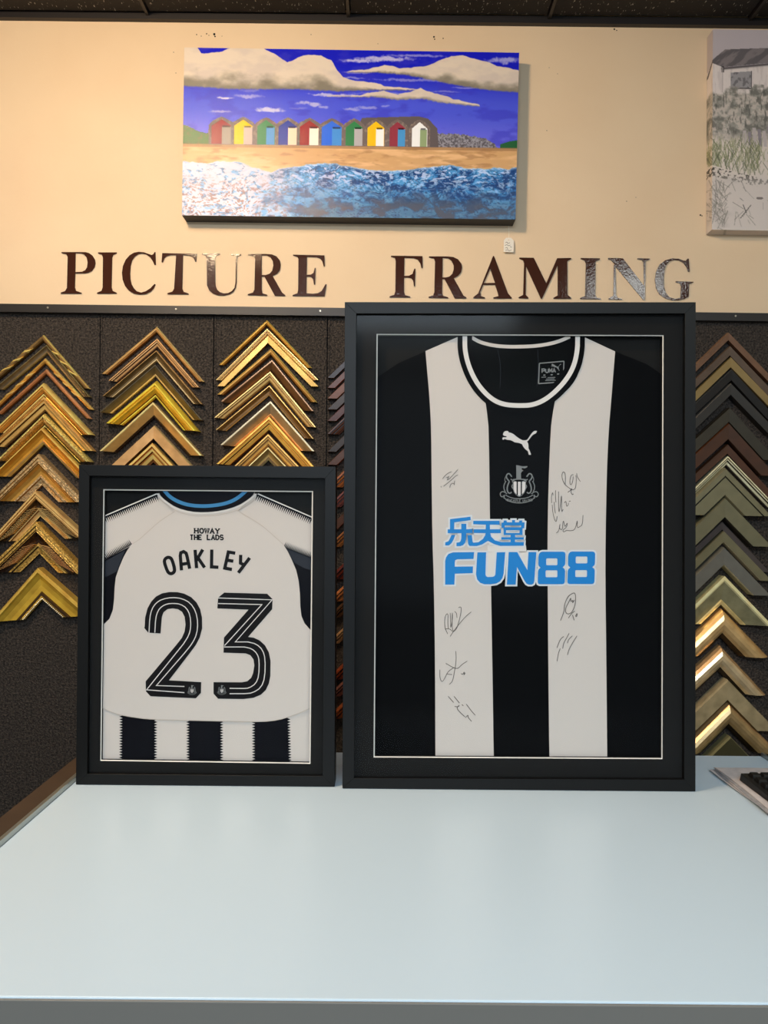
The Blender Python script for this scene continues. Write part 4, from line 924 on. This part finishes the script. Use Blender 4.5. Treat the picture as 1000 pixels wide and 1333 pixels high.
CN = [[[(133,90),(355,63),(358,100),(180,125),(178,200),(255,200),(255,140),(310,140),(310,200),(375,197),(378,240),(310,242),(307,310),(298,345),(275,372),(245,383),(203,383),(203,345),(232,341),(248,328),(255,300),(256,242),(108,242),(108,200),(133,200)]],
 [[(148,262),(190,262),(172,310),(150,350),(120,375),(80,375),(82,342),(115,330),(130,305)]],
 [[(322,265),(370,262),(378,330),(385,345),(440,340),(490,305),(515,265),(520,242),(390,240),(390,200),(520,200),(522,150),(385,145),(385,108),(670,108),(672,150),(565,150),(567,200),(685,200),(685,242),(570,242),(580,280),(620,320),(690,338),(790,338),(790,312),(690,312),(690,286),(790,286),(790,262),(715,262),(712,185),(692,185),(692,128),(712,126),(718,104),(745,104),(752,124),(806,124),(806,100),(838,100),(838,124),(880,124),(888,104),(918,104),(914,124),(942,126),(938,187),(920,190),(920,262),(840,262),(840,286),(935,286),(932,312),(838,312),(838,338),(935,338),(932,378),(680,380),(610,360),(545,325),(480,365),(420,382),(345,380),(330,360)],
  [(727,158),(905,158),(903,178),(725,178)], [(742,210),(888,210),(886,240),(740,240)]]]
P = Print(P0)
for grp in SPH + CN:
    for li, lp in enumerate(grp):
        P.line(Z5(lp), 4.6, L2+0.0004, 0, closed=True)
sub('print_outline', P, M['halo'], 'pale outline behind the blue lettering')
P = Print(P0)
for lp in ([(540,372),(955,372),(965,450),(540,450)], [(500,446),(660,446),(640,722),(500,722)], [(850,440),(1000,440),(975,660)], [(440,95),(570,60),(960,95),(960,140),(440,140)][:0] or [(560,95),(945,100),(945,380),(560,380)], [(1080,560),(1100,580),(1100,650),(1080,670)], [(1350,560),(1430,560),(1430,660),(1350,660)]):
    P.poly([Z5(lp)], L2+0.0003)
for h in h1 + h2: P.poly([Z5(sh(h))], L2+0.0003)
sub('print_ground', P, M['white2'], 'white ground between the blue letters')
P = Print(P0)
for grp in SPH + CN: P.poly([Z5(lp) if i == 0 else Z5(lp)[::-1] for i, lp in enumerate(grp)], L2+0.0007)
sub('sponsor_print', P, M['sponsor'], 'blue FUN88 print with three Chinese characters above')
# signatures
def sig(label, lines, ox=0, oy=0, k=1, w=.75):
    P = Print(P0)
    for l in lines: P.line(tf(l, ox, oy, k), w, L2+0.0005, 0, smooth=2)
    sub('signature', P, M['ink'], label)
a = (565, 600, .06)
sig('slanted signature at the upper left', [[(185,390),(250,310),(330,250),(385,235)], [(270,365),(300,350),(330,330),(310,370),(280,420),(330,395),(400,320),(460,255),(520,185)], [(210,550),(300,480),(400,395),(470,325),(520,305)], [(150,545),(160,575)], [(345,585),(355,520),(400,480),(450,500),(435,530),(450,430)]], *a)
a = (710, 600, .075)
sig('signature at the top of the right white stripe', [[(345,410),(350,300),(345,210),(315,185),(290,220),(290,300),(330,400),(400,460),(460,500),(500,500),(530,460),(540,300),(530,250)], [(490,240),(450,240),(425,330),(430,410),(455,415),(480,340),(485,270)], [(545,215),(550,270),(610,360)], [(390,545),(440,510),(465,470),(440,540),(470,590),(490,570)]], *a)
sig('tall zigzag signature beside the crest', [[(110,730),(105,600),(130,540),(135,600)], [(180,510),(175,600),(185,720)], [(155,710),(160,820),(175,910)], [(230,530),(230,700),(235,925),(265,760),(285,540),(280,900),(310,840)], [(120,760),(130,900),(170,1050),(195,1050),(205,960)], [(330,730),(360,690),(370,800),(400,760),(400,730)], [(410,705),(440,695)]], *a)
sig('long low signature above the print', [[(190,1250),(235,1220),(260,1070),(240,1180),(300,1200),(305,1060),(320,1040),(340,1160),(385,1060),(375,1150),(300,1200),(320,1240),(370,1200),(420,1215),(520,1200),(560,1000),(550,1170),(600,1140),(645,1110),(655,940)]], *a)
a = (560, 780, .1275)
sig('looped signature below the print on the left', [[(180,355),(150,290),(148,200),(165,150),(185,150),(180,230),(185,300)], [(205,140),(210,220),(210,310),(230,200),(225,110),(225,340),(270,310),(300,210),(320,110),(315,75),(290,85)], [(250,125),(270,140),(275,190)], [(205,380),(245,320),(300,250),(360,180),(420,130)], [(150,305),(200,300),(235,335)]], *a)
sig('curly signature in the middle of the left white stripe', [[(262,530),(268,600),(260,680),(245,760),(230,840),(195,870)], [(160,655),(220,690),(280,715),(320,670),(380,632)], [(100,720),(98,800),(120,850),(150,810),(180,740),(240,700)], [(175,765),(225,770)], [(315,760),(335,770),(350,735),(345,780),(360,750)]], *a)
sig('dotted slanting signature at the lower left', [[(185,992),(240,1055)], [(245,992),(300,1060)], [(250,1095),(290,1100),(300,1080),(270,1110),(300,1150),(355,1200)], [(360,1210),(390,1180),(385,1205),(425,1248)], [(370,1072),(420,1140),(462,1185)], [(325,1075),(340,1090)]], *a, w=.9)
a = (710, 760, .0826)
sig('pear-shaped signature below the print on the right', [[(240,580),(300,430),(300,330),(350,210),(400,165),(465,135),(480,200),(475,320),(430,440),(370,480),(320,460),(320,380),(370,290),(405,210),(400,290),(440,250),(425,310),(460,255)], [(365,540),(410,470),(465,430)], [(430,490),(455,575)], [(500,465),(475,510),(495,520),(505,470)]], *a, w=.95)
sig('upright scribbled signature at the lower right', [[(290,830),(240,870),(205,950),(185,1010)], [(275,1020),(290,930),(340,850),(375,780)], [(350,935),(365,880),(425,820)], [(500,820),(430,930),(375,1030),(350,1120)], [(235,1020),(205,1100),(187,1220)]], *a, w=.85)

# ================================================================= small shirt
outer = [(102.8,605),(437.2,607.4),(435.6,1026),(98.8,1020.6)]
lip = [(116.3,619.3),(423.3,622.5),(420,1010.3),(113.3,1007.5)]
bev = [(134.6,636.8),(407.6,639.2),(404.3,994.3),(130.6,990.4)]
yb = 0.5*(TOP.pt(99, 1020.6).y + TOP.pt(435.6, 1026).y)
P0, root = frame_build(outer, lip, bev, yb, 'smaller black box frame holding a white football shirt back reading OAKLEY 23')
mount_build(P0, root, lip, bev, OFF)
X0, Y0, X1, Y1 = 131.2, 637.5, 407.2, 995.5
def C(p): return clip_poly(p, X0-1, Y0-1, X1+1, Y1)
P = Print(P0)      # body back panel
bodyL = [(171.8,708),(166,716),(161,725),(155.5,738),(150.8,751.5),(149.3,765),(148.6,780),(147,794),(142.5,805.5),(137,811),(129,817)]
bodyR = [(408,824),(402.5,818.5),(396.5,811.5),(392.5,802),(391,790),(390.5,772.5),(388.8,756),(385.5,742),(380,729),(374,717),(368.8,708.8)]
hem = [(129,919),(143,926.5),(159,931.5),(195,936.6),(240,937.6),(300,939),(342,939.6),(362,937.4),(380,932),(395,926),(408,920)]
top = [(356,697),(342,684.8),(329.4,676.7),(318,671),(309.6,665),(325,650),(331,643),(331,634),(207,634),(207,643.4),(216,652),(226.8,666.8),(207,679),(190.8,693.8),(180,702.6)]
P.poly([bodyL + hem + bodyR + top], L1+0.002, 0.004)
shirt = P.build('white_shirt', M['white'], root); shirt['label'] = 'white shirt back with raglan sleeves'
# shoulders
P = Print(P0); P.poly([[(130,675.4),(204,643.4),(208,641.5),(230,664),(207,681),(190.8,695.8),(171.8,710),(160,716),(147,723),(130,731.5)]], L1, 0.002); sub('sleeve', P, M['white'], 'white left sleeve')
P = Print(P0); P.poly([[(330,642.4),(335,642.8),(409,676),(409,727),(395,722),(382,717),(367,711),(352,697),(340,687),(318,674),(306,664)]], L1, 0.002); sub('sleeve', P, M['white'], 'white right sleeve')
P = Print(P0); P.poly([[(130,731),(147,722.5),(160,715.5),(174,706),(176,760),(170,830),(129,830)]], L1-0.0004, 0.0016); sub('side_panel', P, M['navy'], 'black side panel')
P = Print(P0); P.poly([[(366,708),(382,716.5),(395,721.5),(410,727),(410,835),(370,830),(366,760)]], L1-0.0004, 0.0016); sub('side_panel', P, M['navy'], 'black side panel')
P = Print(P0); P.poly([[(371,714),(382,717),(407,726),(407,743),(395,739),(384,733)]], L1-0.0002, 0); P.poly([[(133,733),(147,725),(163,716),(152,744),(140,750),(133,752)]], L1-0.0002, 0); sub('cuff_panel', P, M['greyband'], 'dark grey band beside the side panel')
# zigzag fringes on the shoulders and sleeve hems
def fringe(P, a, b, n, up, dn, off, m=0):
    ax, ay = a; bx_, by = b; dx, dy = bx_-ax, by-ay; L = math.hypot(dx, dy); nx_, ny_ = -dy/L, dx/L
    for i in range(n):
        t0, t1, tm = i/n, (i+1)/n, (i+.5)/n
        q = (ax+dx*t0+nx_*-up, ay+dy*t0+ny_*-up); r = (ax+dx*t1+nx_*-up, ay+dy*t1+ny_*-up); s = (ax+dx*tm+nx_*dn, ay+dy*tm+ny_*dn)
        P.poly([[q, r, s]], off, 0, m)
P = Print(P0)
fringe(P, (133,675.5), (205,645.6), 30, 1.6, 7.5, L1+0.0002); fringe(P, (334,645), (406.5,676.4), 30, 1.6, 7.5, L1+0.0002)
P.line([(133,674.8),(205,644.6)], 2.2, L1+0.0003); P.line([(334,644),(406.5,675.3)], 2.2, L1+0.0003)
fringe(P, (172,708.5), (131.5,731), 22, 0.5, 8, L1+0.0002)
fringe(P, (407,727), (369,712), 20, 0.5, 8, L1+0.0002)
sub('sleeve_fringe', P, M['navy'], 'dark sawtooth fringe along the shoulders')
P = Print(P0); P.line([(132,673.4),(204,642.8)], 1.5, L1+0.0006); P.line([(336,642.9),(407.5,673.8)], 1.5, L1+0.0006); sub('shoulder_piping', P, M['white2'], 'white piping')
# lower striped part
P = Print(P0); P.poly([C([(125,915),(412,915),(412,1005),(125,1005)])], L1+0.0004, 0.002); sub('lower_panel', P, M['white'])
for x0, x1, x2, x3 in ((159.5,201,159,200.8), (246.5,286.8,246.5,287), (332,374,332,376)):
    P = Print(P0); ya, yz = 924, 995
    P.poly([[(x0,ya),(x1,ya),(x3,yz),(x2,yz)]], L1+0.0006, 0)
    fringe(P, (x0+.4,ya), (x2+.4,yz), 20, 0, 4.6, L1+0.0006); fringe(P, (x3-.4,yz), (x1-.4,ya), 20, 0, 4.4, L1+0.0006)
    sub('dark_stripe', P, M['navy'], 'dark stripe with sawtooth edges below the hem')
# seams and collar
Q = L1 + 0.002
P = Print(P0)
P.line([(228,665.5),(207,679),(190.8,693.8),(180,703.6),(172,708)], .7, Q+.0003, smooth=2); P.line([(309,664.5),(329.4,676.7),(342,684.8),(356,697),(369,709)], .7, Q+.0003, smooth=2)
P.line([(206,648),(216,657),(230,666),(248,671),(267,672),(289,670),(310,664),(326,655),(333,648)], .7, Q+.0003, smooth=2)
P.line(hem, .8, Q+.0003, smooth=1)
sub('seams', P, M['seam'], 'faint stitched seams')
P = Print(P0); P.poly([chaikin([(206,634),(207,643.4),(216,652),(230,661),(248,666),(266,667),(288,665),(309.6,658.7),(324,649.7),(331,643),(332,634)], 1)], Q+.0004, 0); sub('neck', P, M['navy'], 'dark collar and neck opening')
P = Print(P0); P.line([(204.5,642.5),(214.5,653),(229,662.5),(248,667.6),(266,668.6),(288,666.6),(310,660.3),(325,651),(333,643.5)], 2.0, Q+.0006, smooth=2); sub('neck_piping', P, M['white2'], 'white rib under the collar')
P = Print(P0); P.line([(213,637.5),(222,648),(238.5,656),(255.6,658.8),(273.6,658.8),(294.4,655.6),(309,649),(321.5,638)], 4.6, Q+.0008, smooth=2); sub('collar_band', P, M['blueband'], 'blue band round the collar')
# lettering
P = Print(P0)
word(P, 'HOWAY', lambda a: (a[0], 694.0 - a[1] + (a[0]-268)*.012), 253.4, 0, 32, 5.8, 1.75, Q+.0004, gap=.5, slab=1.2)
word(P, 'THE LADS', lambda a: (a[0], 702.4 - a[1] + (a[0]-268)*.004), 247.6, 0, 43, 5.8, 1.75, Q+.0004, gap=.45, slab=1.2)
sub('motto_print', P, M['printblack'], 'small black print HOWAY THE LADS')
z = lambda p: tf(p, 180, 620, .18)
P = Print(P0); lw = 4.3
P.line(z([(188,622),(192,600),(210,586),(232,588),(246,606),(264,672),(260,692),(244,704),(226,703),(210,686)]), lw, Q+.0004, closed=True, smooth=1)
for l in ([(313,680),(304,575),(308,553),(328,545),(346,556),(352,575),(372,668)], [(312,637),(364,628)], [(411,532),(422,664)], [(467,530),(418,612)], [(432,590),(480,660)], [(532,530),(530,655),(580,658)], [(702,556),(652,548),(626,664),(678,674)], [(640,606),(688,614)], [(741,568),(740,628),(762,640)], [(806,590),(724,698)]):
    P.line(z(l), lw, Q+.0004)
sub('name_print', P, M['printblack'], 'curved black surname print OAKLEY')
z = lambda p: tf(p, 170, 760, .2)
TWO = [(92,280),(95,220),(110,160),(135,115),(165,83),(205,62),(255,53),(305,54),(350,64),(395,87),(430,122),(453,165),(465,220),(466,290),(450,350),(425,398),(390,445),(250,628),(460,640),(458,710),(425,745),(130,732),(100,700),(98,635),(300,395),(335,350),(352,310),(358,265),(352,215),(335,182),(308,165),(275,160),(240,165),(215,185),(204,215),(195,323),(115,318),(88,285)]
THR = [(570,90),(610,57),(890,65),(925,100),(922,165),(765,346),(800,350),(840,368),(875,400),(900,445),(911,500),(910,600),(900,650),(880,692),(848,722),(800,742),(735,750),(570,748),(540,715),(540,640),(725,641),(760,634),(785,612),(798,580),(806,530),(800,492),(780,465),(750,453),(605,448),(608,350),(768,168),(565,160)]
P = Print(P0); P.poly([z(TWO)], Q+.0004); sub('number_print', P, M['printblack'], 'black number 2 with pale pinstripes')
P = Print(P0); P.poly([z(THR)], Q+.0004); sub('number_print', P, M['printblack'], 'black number 3 with pale pinstripes')
P = Print(P0)
P.line(z(chaikin([(120,318),(125,220),(138,165),(165,125),(205,100),(270,88),(335,95),(390,125),(425,180),(438,250),(432,325),(402,388),(350,452)],1)+[(168,662),(350,668)]), 1.2, Q+.0008)
P.line(z(chaikin([(158,318),(163,225),(178,175),(205,145),(240,130),(280,127),(325,132),(365,158),(388,205),(393,280),(380,335),(345,390)],1)+[(104,690),(350,708)]), 1.2, Q+.0008)
P.line(z([(570,128),(855,135),(612,402)]), 1.2, Q+.0008); P.line(z([(608,411)]+chaikin([(740,411),(790,422),(825,455),(838,500),(835,600),(815,650),(770,679),(735,681)],1)+[(645,680)]), 1.2, Q+.0008)
P.line(z([(570,92),(922,104),(682,378)]+chaikin([(765,378),(820,392),(860,430),(877,490),(874,610),(850,675),(795,710),(740,715)],1)+[(645,715)]), 1.2, Q+.0008)
sub('number_pinstripes', P, M['printwhite'], 'pale pinstripes on the numbers')
for cx in (400, 594):
    P = Print(P0)
    crest(P, lambda a: z([(cx + (a[0]-512)*.105, 690 + (a[1]-330)*.115)])[0], Q+.0008, k=.03, simple=True)
    o = P.build('number_crest', [M['printgrey'], M['printwhite'], M['printblack']], shirt); o['label'] = 'tiny grey crest at the foot of a number'

# ------------------------------------------------------------------ newspaper and keyboard at the right end
pA = TOP.pt(933, 1005); pB = TOP.pt(1000, 1066)
x0 = (pA.x + pB.x) / 2; y1 = pA.y; y0 = pB.y
root = empty('folded_newspaper', (x0 + 0.065, (y0 + y1) / 2, CT), 'folded newspaper lying on the right end of the counter under a black keyboard', 'newspaper')
for k in range(7):
    j = 0.0022 * math.sin(k * 2.3); z0 = CT + 0.0006 + k * 0.0013
    s_ = MB(); n = 10
    V = []; Fc = []
    for a_ in range(n + 1):
        t = a_ / n
        for b_ in range(3):
            xx = x0 + j + b_ * 0.065 + (0.004 * math.sin(t * 3 + k)) * (b_ == 0); yy = y0 - j + (y1 - y0) * t
            V.append((xx, yy, z0 + 0.0009)); 
    m0 = len(V); V += [(a2, b2, c2 - 0.0009) for a2, b2, c2 in V]
    for a_ in range(n):
        for b_ in range(2):
            i0 = a_ * 3 + b_; Fc.append((i0, i0+1, i0+4, i0+3)); Fc.append((m0+i0, m0+i0+3, m0+i0+4, m0+i0+1))
    for a_ in range(n):
        i0 = a_ * 3; Fc.append((i0, i0+3, m0+i0+3, m0+i0)); i0 += 2; Fc.append((i0, m0+i0, m0+i0+3, i0+3))
    Fc += [(0, m0, m0+1, 1), (1, m0+1, m0+2, 2), (n*3, n*3+1, m0+n*3+1, m0+n*3), (n*3+1, n*3+2, m0+n*3+2, m0+n*3+1)]
    mesh('page', V, Fc, M['paper'] if k % 2 == 0 or k == 6 else M['paper2'], None, root)
zt_ = CT + 0.0006 + 6 * 0.0013 + 0.0011
mesh('folded_corner', [(x0 + 0.012, y0 + 0.002, zt_ + .0002), (x0 + 0.05, y0 + 0.002, zt_ + .0002), (x0 + 0.03, y0 + 0.035, zt_ + 0.004), (x0 + 0.05, y0 + 0.03, zt_ + 0.001)], [(0, 1, 2), (1, 3, 2)], M['paper2'], None, root)
KP = Plane((0, 0, zt_ + 0.004), (0, 0, 1))
ka = KP.pt(962.5, 1013)
kx, ky1 = ka.x, ka.y; ky0 = ky1 - 0.15; kx1 = kx + 0.115
root = empty('keyboard', ((kx + kx1) / 2, (ky0 + ky1) / 2, zt_), 'black keyboard lying on the folded newspaper at the right end of the counter', 'keyboard')
V = [(kx, ky0, zt_+.0004), (kx1, ky0, zt_+.0004), (kx1, ky1, zt_+.0004), (kx, ky1, zt_+.0004), (kx+.002, ky0+.002, zt_+.007), (kx1-.002, ky0+.002, zt_+.007), (kx1-.002, ky1-.002, zt_+.014), (kx+.002, ky1-.002, zt_+.014)]
bevel(mesh('keyboard_base', V, [(0,3,2,1),(4,5,6,7),(0,1,5,4),(1,2,6,5),(2,3,7,6),(3,0,4,7)], M['plastic'], None, root), 0.001)
for r_ in range(6):
    for c_ in range(5):
        xa = kx + 0.010 + c_ * 0.0195; ya = ky1 - 0.012 - r_ * 0.0215; f = (ya - ky0) / (ky1 - ky0); zb = zt_ + 0.007 + 0.007 * f
        V = [(xa, ya-.0175, zb-.001), (xa+.017, ya-.0175, zb-.001), (xa+.017, ya, zb), (xa, ya, zb), (xa+.002, ya-.015, zb+.006), (xa+.015, ya-.015, zb+.006), (xa+.015, ya-.003, zb+.007), (xa+.002, ya-.003, zb+.007)]
        mesh('key', V, [(0,3,2,1),(4,5,6,7),(0,1,5,4),(1,2,6,5),(2,3,7,6),(3,0,4,7)], M['key'], None, root)
